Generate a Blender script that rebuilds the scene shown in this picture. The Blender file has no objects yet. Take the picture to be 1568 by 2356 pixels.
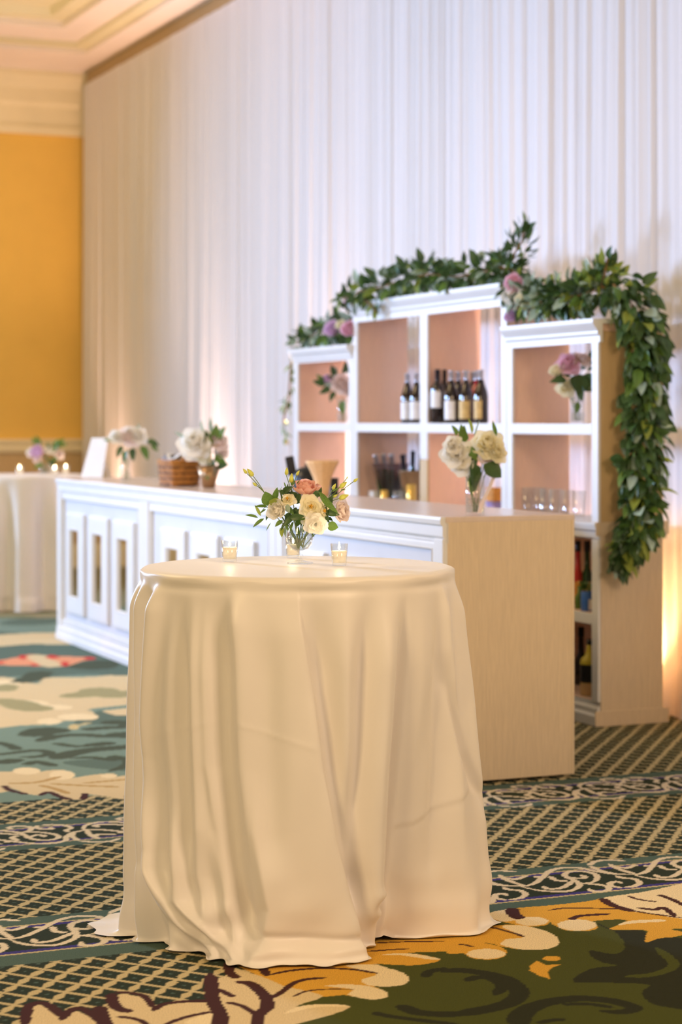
import bpy, bmesh, math, random
import numpy as np
from mathutils import Vector, Matrix, Quaternion

random.seed(7)
R = math.radians
PI = math.pi
C = bpy.context.scene.collection
scn = bpy.context.scene

# ------------------------------------------------------------------ camera
EYE = 1.5            # lens height
FPX = 4600.0         # focal length in pixels of the 1568 x 2356 frame
VH = 968.0           # image row of the horizon
cam_d = bpy.data.cameras.new('camera')
cam = bpy.data.objects.new('camera', cam_d)
C.objects.link(cam)
scn.camera = cam
cam.location = (0, 0, EYE)
cam.rotation_euler = (R(90), 0, 0)
cam_d.sensor_fit = 'VERTICAL'
cam_d.sensor_height = 36.0
cam_d.sensor_width = 24.0
cam_d.lens = FPX / 2356 * 36.0
cam_d.shift_y = (VH - 1178) / 2356
cam_d.clip_end = 100
cam_d.dof.use_dof = True
cam_d.dof.focus_distance = 6.0
cam_d.dof.aperture_fstop = 2.6

# ------------------------------------------------------------------ world, lights, exposure
scn.view_settings.view_transform = 'Standard'
scn.view_settings.look = 'None'
scn.view_settings.gamma = 1
scn.view_settings.use_curve_mapping = False
scn.view_settings.exposure = 0.25

w = bpy.data.worlds.new('world')
scn.world = w
w.use_nodes = True
w.node_tree.nodes['Background'].inputs[0].default_value = (1.0, .79, .62, 1)
w.node_tree.nodes['Background'].inputs[1].default_value = 0.38

def area(name, loc, target, size, power, color, size_y=None, spread=None):
    l = bpy.data.lights.new(name, 'AREA')
    l.energy = power
    l.color = color
    l.size = size
    if size_y:
        l.shape = 'RECTANGLE'
        l.size_y = size_y
    if spread:
        l.spread = spread
    o = bpy.data.objects.new(name, l)
    C.objects.link(o)
    o.location = loc
    o.rotation_euler = (Vector(target) - Vector(loc)).to_track_quat('-Z', 'Y').to_euler()
    return o

# cool daylight through the doorway far to the left of the bar, then an added cool fill
area('cool_light', (-8.5, 15.6, 2.75), (0.6, 9.0, 1.3), .75, 350, (.42, .62, 1.0), size_y=1.1, spread=R(118))
area('cool_light', (-9.0, 6.3, 2.7), (1.3, 11.6, 2.0), .8, 38, (.46, .62, 1.0), size_y=1.1, spread=R(50))  # added fill, unseen, evens cool light on drape, shelves and bar
# added warm fills for table, floor, far wall and bar end, outside the frame
area('warm_fill', (-2.6, 1.6, 3.0), (-.3, 5.8, .7), 1.1, 90, (1.0, .70, .35))
area('warm_fill', (-4.5, 9.5, 4.9), (-4.5, 9.5, 0), 2.4, 190, (1.0, .70, .36))
area('warm_fill', (-5.5, 16.0, 4.9), (-4.6, 18.6, 1.8), 1.8, 48, (1.0, .74, .40))
area('warm_fill', (2.8, 2.2, 3.2), (.9, 7.0, .9), 1.2, 105, (1.0, .70, .46))

# ------------------------------------------------------------------ materials
def mat(name, color, rough=.5, metal=0, trans=0, var=.06, vscale=30, bump=0, bscale=200, sheen=0,
        ior=1.45, emit=None, estr=0, stretch=None, spec=.5, sss=0, coat=0, translucent=0):
    m = bpy.data.materials.new(name)
    m.use_nodes = True
    nt = m.node_tree
    b = nt.nodes['Principled BSDF']
    b.inputs['Roughness'].default_value = rough
    b.inputs['Metallic'].default_value = metal
    b.inputs['IOR'].default_value = ior
    b.inputs['Transmission Weight'].default_value = trans
    b.inputs['Specular IOR Level'].default_value = spec
    b.inputs['Sheen Weight'].default_value = sheen
    b.inputs['Coat Weight'].default_value = coat
    if sss:
        b.inputs['Subsurface Weight'].default_value = sss
        b.inputs['Subsurface Radius'].default_value = (.03, .02, .012)
        b.inputs['Subsurface Scale'].default_value = 1
    b.inputs['Base Color'].default_value = (*color, 1)
    if emit:
        b.inputs['Emission Color'].default_value = (*emit, 1)
        b.inputs['Emission Strength'].default_value = estr
    if var or bump:
        tc = nt.nodes.new('ShaderNodeTexCoord')
        mp = nt.nodes.new('ShaderNodeMapping')
        nt.links.new(tc.outputs['Object'], mp.inputs[0])
        if stretch:
            mp.inputs['Scale'].default_value = stretch
    if var:
        n = nt.nodes.new('ShaderNodeTexNoise')
        n.inputs['Scale'].default_value = vscale
        n.inputs['Detail'].default_value = 4
        nt.links.new(mp.outputs[0], n.inputs['Vector'])
        cr = nt.nodes.new('ShaderNodeValToRGB')
        cr.color_ramp.elements[0].position = .3
        cr.color_ramp.elements[1].position = .7
        cr.color_ramp.elements[0].color = (*[max(0, c * (1 - var)) for c in color], 1)
        cr.color_ramp.elements[1].color = (*[min(1, c * (1 + var)) for c in color], 1)
        nt.links.new(n.outputs[0], cr.inputs[0])
        nt.links.new(cr.outputs[0], b.inputs['Base Color'])
    if bump:
        n2 = nt.nodes.new('ShaderNodeTexNoise')
        n2.inputs['Scale'].default_value = bscale
        nt.links.new(mp.outputs[0], n2.inputs['Vector'])
        bp = nt.nodes.new('ShaderNodeBump')
        bp.inputs['Strength'].default_value = bump
        bp.inputs['Distance'].default_value = .002
        nt.links.new(n2.outputs[0], bp.inputs['Height'])
        nt.links.new(bp.outputs[0], b.inputs['Normal'])
    if translucent:
        tr = nt.nodes.new('ShaderNodeBsdfTranslucent')
        tr.inputs[0].default_value = (*color, 1)
        mx = nt.nodes.new('ShaderNodeMixShader')
        mx.inputs[0].default_value = translucent
        out = nt.nodes['Material Output']
        nt.links.new(b.outputs[0], mx.inputs[1])
        nt.links.new(tr.outputs[0], mx.inputs[2])
        nt.links.new(mx.outputs[0], out.inputs[0])
    return m

M = {}
M['white'] = mat('white_paint', (.80, .80, .80), .38, var=.02, vscale=6)
M['panel'] = mat('panel_paint', (.66, .67, .72), .45, var=.02, vscale=6)
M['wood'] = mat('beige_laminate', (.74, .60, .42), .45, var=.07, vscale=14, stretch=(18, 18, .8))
M['top'] = mat('laminate_top', (.72, .60, .52), .22, var=.04, vscale=12, stretch=(3, 20, 1))
M['inner'] = mat('pink_laminate', (.88, .61, .46), .5, var=.06, vscale=14, stretch=(18, 18, .8))
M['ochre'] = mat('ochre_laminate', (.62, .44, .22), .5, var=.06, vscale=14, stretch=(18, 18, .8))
M['mirror'] = mat('mirror', (.75, .72, .68), .06, metal=1, var=0)
M['cloth'] = mat('satin_cloth', (.84, .80, .76), .42, var=.015, vscale=4, sheen=.3, bump=.05, bscale=900)
M['drape'] = mat('sheer_drape', (.86, .84, .87), .8, var=.03, vscale=9, stretch=(1, 1, .05), sheen=.2, translucent=.18)
M['amber'] = mat('amber_wall', (.90, .58, .13), .8, var=.04, vscale=2, bump=.1, bscale=90)
M['mould'] = mat('cream_moulding', (.92, .82, .56), .6, var=.03, vscale=3)
M['ceil'] = mat('ceiling_paint', (.80, .74, .50), .8, var=.03, vscale=2)
M['soffit'] = mat('soffit_paint', (.94, .84, .78), .8, var=.03, vscale=2)
def thin_glass(name, tint, refl=.9, edge=.35):
    m = bpy.data.materials.new(name)
    m.use_nodes = True
    nt = m.node_tree
    nt.nodes.remove(nt.nodes['Principled BSDF'])
    tr = nt.nodes.new('ShaderNodeBsdfTransparent')
    tr.inputs[0].default_value = (*tint, 1)
    gl = nt.nodes.new('ShaderNodeBsdfGlossy')
    gl.inputs['Roughness'].default_value = .02
    gl.inputs[0].default_value = (refl, refl, refl, 1)
    lw = nt.nodes.new('ShaderNodeLayerWeight')
    lw.inputs[0].default_value = edge
    pw = nt.nodes.new('ShaderNodeMath')
    pw.operation = 'POWER'
    pw.inputs[1].default_value = 2.2
    nt.links.new(lw.outputs['Facing'], pw.inputs[0])
    mr = nt.nodes.new('ShaderNodeMapRange')
    mr.inputs[3].default_value = .06
    mr.inputs[4].default_value = .95
    nt.links.new(pw.outputs[0], mr.inputs[0])
    mx = nt.nodes.new('ShaderNodeMixShader')
    nt.links.new(mr.outputs[0], mx.inputs[0])
    nt.links.new(tr.outputs[0], mx.inputs[1])
    nt.links.new(gl.outputs[0], mx.inputs[2])
    nt.links.new(mx.outputs[0], nt.nodes['Material Output'].inputs[0])
    return m
M['glass'] = thin_glass('clear_glass', (.97, .98, .98))
M['acrylic'] = thin_glass('smoky_acrylic', (.72, .64, .66))
M['water'] = thin_glass('water', (.93, .96, .94), .7, .25)
M['wax'] = mat('candle_wax', (.99, .94, .86), .5, var=.03, translucent=.5)
M['flame'] = mat('flame', (1, .8, .5), .5, var=0, emit=(1, .80, .52), estr=30)
M['dark'] = mat('black_plastic', (.012, .012, .014), .35, var=.2)
M['winebody'] = mat('dark_bottle_glass', (.018, .012, .012), .08, var=.2, coat=.5)
M['redwine'] = mat('red_bottle_glass', (.30, .008, .02), .1, var=.1, coat=.5)
M['greenglass'] = mat('green_bottle_glass', (.02, .06, .015), .08, var=.2, coat=.5)
M['foilsilver'] = mat('silver_foil', (.55, .56, .62), .3, metal=.8, var=.1)
M['foilblack'] = mat('black_foil', (.02, .02, .03), .3, metal=.3, var=.1)
M['labelwhite'] = mat('white_label', (.85, .85, .85), .4, var=.05)
M['labelgold'] = mat('gold_label', (.66, .46, .16), .5, var=.15)
M['wicker'] = mat('wicker', (.48, .20, .035), .6, var=.4, vscale=60)
M['wickerdark'] = mat('dark_wicker', (.20, .075, .015), .6, var=.4, vscale=60)
M['steel'] = mat('steel', (.75, .75, .78), .2, metal=1, var=.05)
M['kraft'] = mat('tan_paper', (.78, .50, .24), .7, var=.08, vscale=20, stretch=(8, 8, 1))
M['gold'] = mat('gold_glass', (.90, .58, .14), .2, metal=.5, var=.1)
M['blue'] = mat('blue_print', (.05, .16, .55), .4, var=.1)
M['yellow'] = mat('yellow_plastic', (.72, .58, .05), .4, var=.08)
M['red'] = mat('red_plastic', (.6, .04, .03), .4, var=.1)
M['orange'] = mat('orange_print', (.75, .35, .06), .5, var=.2, vscale=60)
M['purple'] = mat('purple_napkin', (.36, .30, .62), .7, var=.1)
M['bronze'] = mat('bronze', (.40, .24, .12), .3, metal=.7, var=.1)
M['paper'] = mat('white_card', (.90, .90, .92), .5, var=.02)
M['stem'] = mat('flower_stem', (.16, .24, .06), .5, var=.2)
M['brownstem'] = mat('woody_stem', (.26, .14, .05), .6, var=.2)
M['bud'] = mat('green_bud', (.66, .70, .14), .5, var=.2, vscale=60)
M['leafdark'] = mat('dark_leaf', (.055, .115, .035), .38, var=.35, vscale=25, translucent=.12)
M['leafmid'] = mat('mid_leaf', (.13, .24, .045), .4, var=.3, vscale=25, translucent=.2)
M['leaflime'] = mat('lime_leaf', (.32, .40, .07), .42, var=.2, vscale=25, translucent=.25)
M['leafsage'] = mat('sage_leaf', (.40, .54, .46), .5, var=.2, vscale=25, translucent=.12)
M['cream'] = mat('cream_petal', (.98, .93, .72), .55, var=.04, vscale=40, sss=0, translucent=.38)
M['ivory'] = mat('ivory_petal', (.98, .95, .88), .55, var=.04, vscale=40, sss=0, translucent=.38)
M['peach'] = mat('peach_petal', (.95, .58, .50), .55, var=.10, vscale=40, sss=0, translucent=.38)
M['pink'] = mat('pink_petal', (.97, .62, .74), .55, var=.15, vscale=20, sss=0, translucent=.38)
M['mauve'] = mat('mauve_petal', (.86, .66, .88), .55, var=.15, vscale=20, sss=0, translucent=.38)
M['blush'] = mat('blush_petal', (.97, .85, .80), .55, var=.06, vscale=30, sss=0, translucent=.38)
M['pollen'] = mat('pollen', (.75, .42, .04), .7, var=.2, vscale=80)

# ------------------------------------------------------------------ helpers
def at(u, v, Y):
    """world point seen at pixel (u, v) at distance Y"""
    return Vector(((u - 784) / FPX * Y, Y, EYE - (v - VH) / FPX * Y))

def link(o, parent=None):
    C.objects.link(o)
    if parent is not None:
        o.parent = parent
    return o

def mesh(name, verts, faces, m, smooth=False):
    me = bpy.data.meshes.new(name)
    me.from_pydata([tuple(v) for v in verts], [], faces)
    if m is not None:
        me.materials.append(m)
    if smooth:
        me.shade_smooth()
    me.update()
    return me

def obj(name, me, parent=None, loc=(0, 0, 0), rot=None, location=None, **k):
    loc = location or loc
    o = bpy.data.objects.new(name, me)
    o.location = loc
    if rot is not None:
        if isinstance(rot, Quaternion):
            o.rotation_mode = 'QUATERNION'
            o.rotation_quaternion = rot
        else:
            o.rotation_euler = rot
    link(o, parent)
    for a, b in k.items():
        o[a] = b
    return o

def thing(name, label, cat, loc=(0, 0, 0), rotz=0, group=None):
    o = bpy.data.objects.new(name, None)
    o.empty_display_size = .05
    o.location = loc
    o.rotation_euler = (0, 0, rotz)
    link(o)
    o['label'] = label
    o['category'] = cat
    if group:
        o['group'] = group
    return o

def tag(o, label, cat, group=None):
    o['label'] = label
    o['category'] = cat
    if group:
        o['group'] = group
    return o

def copy_tree(o, parent=None):
    c = o.copy()
    C.objects.link(c)
    c.parent = parent
    for ch in list(o.children):
        copy_tree(ch, c)
    return c

class MB:
    def __init__(s):
        s.v = []
        s.f = []
    def add(s, vs, fs):
        b = len(s.v)
        s.v += [Vector(v) for v in vs]
        s.f += [tuple(i + b for i in f) for f in fs]
        return s
    def box(s, a, b, ch=0.0):
        x0, y0, z0 = a
        x1, y1, z1 = b
        if not ch:
            s.add([(x0, y0, z0), (x1, y0, z0), (x1, y1, z0), (x0, y1, z0), (x0, y0, z1), (x1, y0, z1), (x1, y1, z1), (x0, y1, z1)],
                  [(0, 3, 2, 1), (4, 5, 6, 7), (0, 1, 5, 4), (1, 2, 6, 5), (2, 3, 7, 6), (3, 0, 4, 7)])
            return s
        bm = bmesh.new()
        bmesh.ops.create_cube(bm, size=1)
        for v in bm.verts:
            v.co = Vector(((x0 + x1) / 2 + v.co.x * (x1 - x0), (y0 + y1) / 2 + v.co.y * (y1 - y0), (z0 + z1) / 2 + v.co.z * (z1 - z0)))
        bmesh.ops.bevel(bm, geom=list(bm.edges), offset=ch, segments=2, affect='EDGES', profile=.5)
        s.add([v.co.copy() for v in bm.verts], [tuple(v.index for v in f.verts) for f in bm.faces] if bm.verts.index_update() is None else [])
        bm.free()
        return s
    def lathe(s, prof, n=32, c=(0, 0, 0), a0=0, a1=2 * PI):
        full = abs(a1 - a0 - 2 * PI) < 1e-6
        m = n if full else n + 1
        vs = []
        for r, z in prof:
            for i in range(m):
                a = a0 + (a1 - a0) * i / n
                vs.append((c[0] + r * math.cos(a), c[1] + r * math.sin(a), c[2] + z))
        fs = []
        for j in range(len(prof) - 1):
            for i in range(n):
                k = (i + 1) % m if full else i + 1
                fs.append((j * m + i, j * m + k, (j + 1) * m + k, (j + 1) * m + i))
        s.add(vs, fs)
        return s
    def tube(s, pts, r, n=6, r1=None):
        pts = [Vector(p) for p in pts]
        r1 = r if r1 is None else r1
        vs = []
        for i, p in enumerate(pts):
            d = (pts[min(i + 1, len(pts) - 1)] - pts[max(i - 1, 0)]).normalized()
            q = d.to_track_quat('Z', 'Y')
            rr = r + (r1 - r) * i / max(1, len(pts) - 1)
            for k in range(n):
                a = 2 * PI * k / n
                vs.append(p + q @ Vector((rr * math.cos(a), rr * math.sin(a), 0)))
        fs = []
        for i in range(len(pts) - 1):
            for k in range(n):
                fs.append((i * n + k, i * n + (k + 1) % n, (i + 1) * n + (k + 1) % n, (i + 1) * n + k))
        fs.append(tuple(range(n))[::-1])
        fs.append(tuple((len(pts) - 1) * n + k for k in range(n)))
        s.add(vs, fs)
        return s
    def mesh(s, name, m, smooth=False):
        return mesh(name, s.v, s.f, m, smooth)
    def obj(s, name, m, parent=None, smooth=False, **k):
        return obj(name, s.mesh(name, m, smooth), parent, **k)

def boxo(name, a, b, m, parent=None, ch=.003, **k):
    return MB().box(a, b, ch).obj(name, m, parent, **k)

def bez(p0, p1, p2, n=8):
    p0, p1, p2 = Vector(p0), Vector(p1), Vector(p2)
    return [p0 * (1 - t) ** 2 + p1 * 2 * t * (1 - t) + p2 * t * t for t in [i / n for i in range(n + 1)]]

# frames: the bar line and the shelf line run parallel, away from the lens
TH = math.atan2(.391, .9205)
AX = Vector((-.391, .9205, 0))      # along the bar, away
BX = Vector((.9205, .391, 0))       # into the depth of bar and shelves
BAR = Vector((.42, 8.185, 0))
SH = Vector((1.27, 9.80, 0))
def bar(x, y, z=0):
    return BAR + BX * x + AX * y + Vector((0, 0, z))
def shf(x, y, z=0):
    return SH + BX * x + AX * y + Vector((0, 0, z))
def bar_at(u, x, z=1.105):
    """point of the bar top seen in image column u, x metres behind its front"""
    k = (u - 784) / FPX
    y = (BAR.x + .9205 * x - k * (BAR.y + .391 * x)) / (.391 + .9205 * k)
    return bar(x, y, z)
def shf_at(u, x, z):
    k = (u - 784) / FPX
    y = (SH.x + .9205 * x - k * (SH.y + .391 * x)) / (.391 + .9205 * k)
    return shf(x, y, z)

# ------------------------------------------------------------------ setting: floor with a woven pattern
def fl(u, v):
    Y = EYE * FPX / (v - VH)
    return ((u - 784) / FPX * Y, Y)

def carpet():
    xs = np.concatenate([-np.geomspace(26, 3.0, 22), np.arange(-2.9, -1.7, .02), np.arange(-1.7, -1.3, .01), np.arange(-1.3, 1.75, .0055),
                         np.arange(1.75, 2.2, .02), np.geomspace(2.3, 24, 22)])
    ys = [4.75]
    while ys[-1] < 17:
        ys.append(ys[-1] + max(.0045, ys[-1] ** 2 / 6900 * 1.35))
    ys = np.concatenate([np.linspace(-14, 4.5, 14), np.array(ys), np.linspace(17.6, 30, 10)])
    X, Y = np.meshgrid(xs, ys)
    nx, ny = len(xs), len(ys)
    X = X.ravel()
    Y = Y.ravel()
    p = .9205 * X + .391 * Y
    q = -.391 * X + .9205 * Y
    TEAL = (.075, .125, .10)
    DKG = (.018, .030, .014)
    LAT = (.56, .46, .25)
    CREAM = (.70, .56, .33)
    TIP = (.84, .70, .44)
    GOLD = (.70, .38, .045)
    BROWN = (.055, .014, .012)
    BLUE = (.045, .035, .22)
    FIELD = (.062, .074, .010)  # olive: amber shade on the near carpet put into the colour
    FDARK = (.020, .024, .009)
    col = np.empty((len(X), 3), dtype=np.float32)
    # lattice everywhere first
    e1 = (.0514, .0597)
    e2 = (.0507, -.0596)
    det = e1[0] * e2[1] - e1[1] * e2[0]
    dp, dq = p - 1.313, q - 5.380
    la = (dp * e2[1] - dq * e2[0]) / det + .5
    lb = (-dp * e1[1] + dq * e1[0]) / det
    fa = la - np.floor(la)
    fb = np.abs(lb - np.round(lb))
    thin = np.minimum(fa, 1 - fa) < .10
    bead = fb < .035 + .15 * np.sin(PI * fa) ** 1.5
    dot = ((fa - .5) ** 2 + (fb - .5) ** 2 * 1.0) < .0045
    col[:] = DKG
    col[dot] = TEAL
    col[thin | bead] = LAT
    near = (q < 7.75) | (X > .3)
    far = ~near
    # field beyond the second border band
    col[far] = (.19, .28, .23)  # paler: cool light on the far floor put into the colour
    wob = np.sin(p * 5.1 + 2 * np.sin(q * 2.3)) * np.sin(q * 3.7 + p)
    col[far & (wob > .35)] = (.11, .165, .13)

    def inside(P, sel):
        n = len(P)
        x, y = X[sel], Y[sel]
        r = np.zeros(len(x), bool)
        for i in range(n):
            x0, y0 = P[i]
            x1, y1 = P[(i + 1) % n]
            c = (y0 > y) != (y1 > y)
            if abs(y1 - y0) > 1e-9:
                r ^= c & (x < (x1 - x0) * (y - y0) / (y1 - y0) + x0)
        return r
    def smooth(P, closed, k=4):
        P = np.array(P, float)
        n = len(P)
        out = []
        rng = range(n) if closed else range(n - 1)
        for i in rng:
            a = P[(i - 1) % n] if closed else P[max(i - 1, 0)]
            b = P[i]
            c = P[(i + 1) % n]
            d = P[(i + 2) % n] if closed else P[min(i + 2, n - 1)]
            for j in range(k):
                t = j / k
                out.append(.5 * ((2 * b) + (c - a) * t + (2 * a - 5 * b + 4 * c - d) * t * t + (-a + 3 * b - 3 * c + d) * t ** 3))
        if not closed:
            out.append(P[-1])
        return np.array(out)
    def poly(color, pts, f, sm=True):
        P = [fl(*f(*a)) for a in (smooth(pts, True) if sm else pts)]
        P = np.array(P)
        sel = np.where((X > P[:, 0].min()) & (X < P[:, 0].max()) & (Y > P[:, 1].min()) & (Y < P[:, 1].max()))[0]
        if len(sel):
            s = sel[inside(P, sel)]
            col[s] = color
    def floorstroke(color, P, w0, w1=None):
        w1 = w0 if w1 is None else w1
        P = np.array(P)
        m = max(w0, w1) + .004
        L = len(P) - 1
        for i in range(L):
            a, b = P[i], P[i + 1]
            sel = np.where((X > min(a[0], b[0]) - m) & (X < max(a[0], b[0]) + m) & (Y > min(a[1], b[1]) - m) & (Y < max(a[1], b[1]) + m))[0]
            if not len(sel):
                continue
            d = b - a
            l2 = max(1e-12, (d ** 2).sum())
            t = np.clip(((X[sel] - a[0]) * d[0] + (Y[sel] - a[1]) * d[1]) / l2, 0, 1)
            dist = np.hypot(X[sel] - a[0] - t * d[0], Y[sel] - a[1] - t * d[1])
            s = (i + t) / L
            tt = s if w0 == w1 else s
            ww = w0 + (w1 - w0) * tt
            # strokes taper at both ends
            ww = ww * np.clip(np.minimum(s, 1 - s) * 6 + .35, 0, 1)
            col[sel[dist < ww]] = color
    def stroke(color, pts, f, w0, w1=None):
        floorstroke(color, [fl(*f(*a)) for a in smooth(pts, False)], w0, w1)
    def ell(color, cx, cy, rx, ry, f, rot=0):
        poly(color, [(cx + rx * math.cos(a) * math.cos(rot) - ry * math.sin(a) * math.sin(rot),
                      cy + rx * math.cos(a) * math.sin(rot) + ry * math.sin(a) * math.cos(rot)) for a in np.linspace(0, 2 * PI, 12, endpoint=False)], f)
    def fr(ox, oy, s):
        return lambda x, y: (x / s + ox, y / s + oy)
    c1, c2, c3 = fr(0, 2100, 3.0625), fr(500, 2100, 3.0625), fr(1056, 2060, 3.0625)
    c6, c7, c4 = fr(0, 1600, 4.75), fr(0, 1400, 4.75), fr(1100, 1930, 3.35)

    # border bands
    def band(q0, q1, flip):
        t = (q - q0) / (q1 - q0)
        if flip:
            t = 1 - t
        inb = (t >= 0) & (t <= 1)
        col[inb] = TEAL
        s = inb & (t > .21) & (t < .84)
        col[s] = LAT
        s = inb & (t > .235) & (t < .815)
        col[s] = BLUE
        s = inb & (t > .285) & (t < .77)
        col[s] = DKG
    band(5.42, 5.925, False)
    band(6.87, 7.33, True)
    S = [[(340, 370), (430, 345), (490, 300), (545, 250), (640, 225), (780, 225), (900, 250), (1060, 272), (1220, 275)],
         [(340, 370), (450, 395), (560, 405), (680, 405), (750, 385), (780, 355), (740, 320), (690, 300), (665, 275), (700, 255), (780, 250), (870, 262), (915, 290), (890, 330), (800, 345)],
         [(800, 345), (900, 350), (980, 365), (1010, 385), (960, 405), (880, 405), (850, 385)],
         [(690, 300), (730, 302), (800, 305), (820, 292), (790, 280)],
         [(500, 365), (530, 385), (600, 385), (660, 370), (740, 320)],
         [(550, 290), (600, 320), (680, 325)],
         [(1100, 378), (1030, 365), (1010, 345), (1060, 330), (1110, 345)],
         [(1060, 285), (1100, 300), (1200, 310), (1240, 340), (1200, 365), (1130, 375)],
         [(860, 210), (940, 245), (1060, 272)],
         [(850, 205), (900, 175), (1000, 163), (1120, 170)],
         [(1010, 195), (1050, 220), (1100, 240), (1220, 275)],
         [(1060, 215), (1140, 225), (1215, 200)],
         [(430, 293), (500, 295)]]
    motif = []
    for s in S:
        P = np.array([fl(*c4(*a)) for a in smooth(s, False, 4)])
        motif.append(np.stack([.9205 * P[:, 0] + .391 * P[:, 1], -.391 * P[:, 0] + .9205 * P[:, 1]], 1))
    for (qoff, flip) in ((0, False), (1.405, True)):
        for k in range(-10, 4):
            for P in motif:
                pp = P[:, 0] + k * .4185
                qq = P[:, 1] + qoff
                if flip:
                    qq = 6.87 + 7.33 - qq + .02
                    pp = pp + .2
                xx = .9205 * pp - .391 * qq
                yy = .391 * pp + .9205 * qq
                if xx.max() < -2.2 or xx.min() > 2.0:
                    continue
                floorstroke((.74, .64, .47), np.stack([xx, yy], 1), .0105)
    # near field (right) under the leaves
    poly(FIELD, [(470, 2480), (560, 2380), (700, 2300), (850, 2230), (1000, 2150), (1060, 2118), (1150, 2107), (1600, 2042), (2000, 2000), (2200, 2500), (700, 2700)], lambda x, y: (x, y), False)
    # gold leaves
    poly(GOLD, [(100, 350), (90, 300), (700, 250), (1100, 165), (1300, 150), (1800, 190), (1700, 262), (1550, 275), (1340, 282), (1450, 298), (1568, 330), (1450, 365), (1300, 370), (1100, 360), (1200, 390), (1310, 425), (1350, 470), (1310, 505), (1200, 520), (1100, 515), (1190, 560), (1195, 595), (1100, 612), (1000, 600), (900, 580), (740, 590), (600, 560), (480, 530), (300, 450)], c2)
    poly(GOLD, [(-100, 180), (150, 215), (400, 205), (560, 235), (660, 275), (705, 320), (680, 360), (600, 380), (450, 382), (300, 360), (180, 335), (250, 345), (320, 380), (330, 415), (280, 445), (180, 452), (80, 440), (30, 410), (-100, 395)], c3)
    poly(GOLD, [(205, 150), (230, 118), (400, 90), (640, 70), (900, 42), (1000, 22), (1300, -25), (1568, -60), (1800, -100), (1800, 200), (1500, 235), (1600, 265), (1480, 300), (1285, 332), (1320, 270), (1300, 245), (1065, 240), (1120, 210), (1180, 178), (1100, 170), (925, 185), (972, 215), (955, 240), (870, 253), (750, 245), (665, 208), (638, 190), (605, 212), (500, 218), (400, 205), (320, 190), (230, 168)], c3)
    ell(TIP, 510, 182, 115, 32, c3)
    ell(TIP, 830, 210, 140, 40, c3)
    poly(TIP, [(450, 292), (300, 220), (420, 210), (560, 235), (660, 275), (705, 320), (680, 360), (600, 380), (450, 382), (300, 350), (330, 310)], c3)
    ell(TIP, 190, 412, 135, 36, c3)
    poly(TIP, [(1120, 428), (900, 375), (1100, 366), (1200, 390), (1310, 425), (1350, 470), (1310, 505), (1200, 520), (1060, 510), (1020, 470)], c2)
    poly(TIP, [(950, 540), (760, 515), (900, 505), (1030, 512), (1120, 530), (1195, 560), (1190, 595), (1100, 612), (1000, 600), (920, 575)], c2)
    poly(TIP, [(1000, 22), (1300, -25), (1800, -100), (1800, 190), (1568, 165), (1400, 140), (1200, 110), (1060, 70)], c3)
    poly(TIP, [(210, 150), (230, 118), (370, 96), (390, 130), (415, 165), (320, 185), (230, 165)], c3)
    poly(TIP, [(1120, 210), (1200, 180), (1420, 170), (1440, 185), (1250, 195)], c3)
    poly(TIP, [(1150, 298), (1340, 284), (1568, 325), (1500, 330), (1300, 300)], c2)
    # pale leaves bottom left
    poly(CREAM, [(-60, 800), (-30, 620), (-20, 560), (0, 470), (60, 440), (100, 352), (130, 390), (340, 460), (480, 520), (600, 545), (740, 590), (600, 640), (565, 663), (700, 645), (830, 645), (935, 660), (860, 700), (700, 745), (560, 784), (400, 840), (-60, 900)], c2)
    poly(TIP, [(565, 663), (700, 645), (830, 645), (935, 660), (700, 665), (480, 710)], c2)
    poly(CREAM, [(200, 850), (205, 700), (240, 652), (310, 652), (380, 700), (432, 762), (470, 722), (540, 695), (610, 725), (700, 790), (740, 850)], c1)
    poly(CREAM, [(750, 860), (725, 730), (722, 672), (800, 672), (915, 698), (870, 665), (830, 605), (850, 578), (920, 580), (1000, 600), (1060, 650), (1080, 692), (1150, 660), (1300, 635), (1470, 630), (1500, 680), (1530, 720), (1560, 860)], c1)
    poly(TIP, [(1300, 780), (1400, 730), (1500, 702), (1525, 740), (1530, 800)], c1)
    w = .010
    for P, ww in (([(170, 800), (188, 700), (215, 650), (290, 635), (370, 670), (435, 735)], 1.5), ([(430, 755), (480, 698), (560, 672), (640, 710), (735, 790)], 1.4),
                  ([(700, 665), (715, 720), (745, 800)], 2), ([(790, 570), (790, 620), (830, 672), (915, 697)], 1.7), ([(815, 562), (920, 565), (1020, 592), (1080, 672)], 1),
                  ([(1078, 690), (1150, 645), (1300, 625), (1480, 622)], 1.1), ([(1480, 430), (1490, 520), (1500, 620), (1560, 740), (1545, 840)], 2),
                  ([(830, 733), (930, 743), (1010, 770), (1050, 810)], .9), ([(1140, 805), (1220, 765), (1350, 725), (1500, 697)], .9)):
        stroke(BROWN, P, c1, w * ww)
    for P, ww in (([(60, 330), (180, 340), (300, 372), (345, 445)], 1.4), ([(360, 440), (500, 410), (700, 392), (850, 393), (1000, 405), (1125, 428)], .8),
                  ([(370, 605), (450, 560), (530, 500), (620, 470), (760, 458)], 1), ([(530, 592), (620, 555), (750, 540), (955, 540)], .5),
                  ([(135, 486), (230, 500), (310, 560), (345, 610), (350, 670), (290, 720), (270, 850)], 1.8), ([(70, 630), (180, 660), (275, 720)], 1.0),
                  ([(-10, 535), (60, 565), (108, 592)], 1.1), ([(80, 345), (85, 420), (135, 458)], 1.5), ([(1060, 272), (1200, 262), (1345, 253)], .6),
                  ([(1100, 215), (1300, 205), (1600, 200)], .6), ([(600, 358), (740, 345), (860, 330)], .6), ([(-20, 640), (15, 700), (0, 800)], 1.8)):
        stroke(BROWN, P, c2, w * ww)
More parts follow.
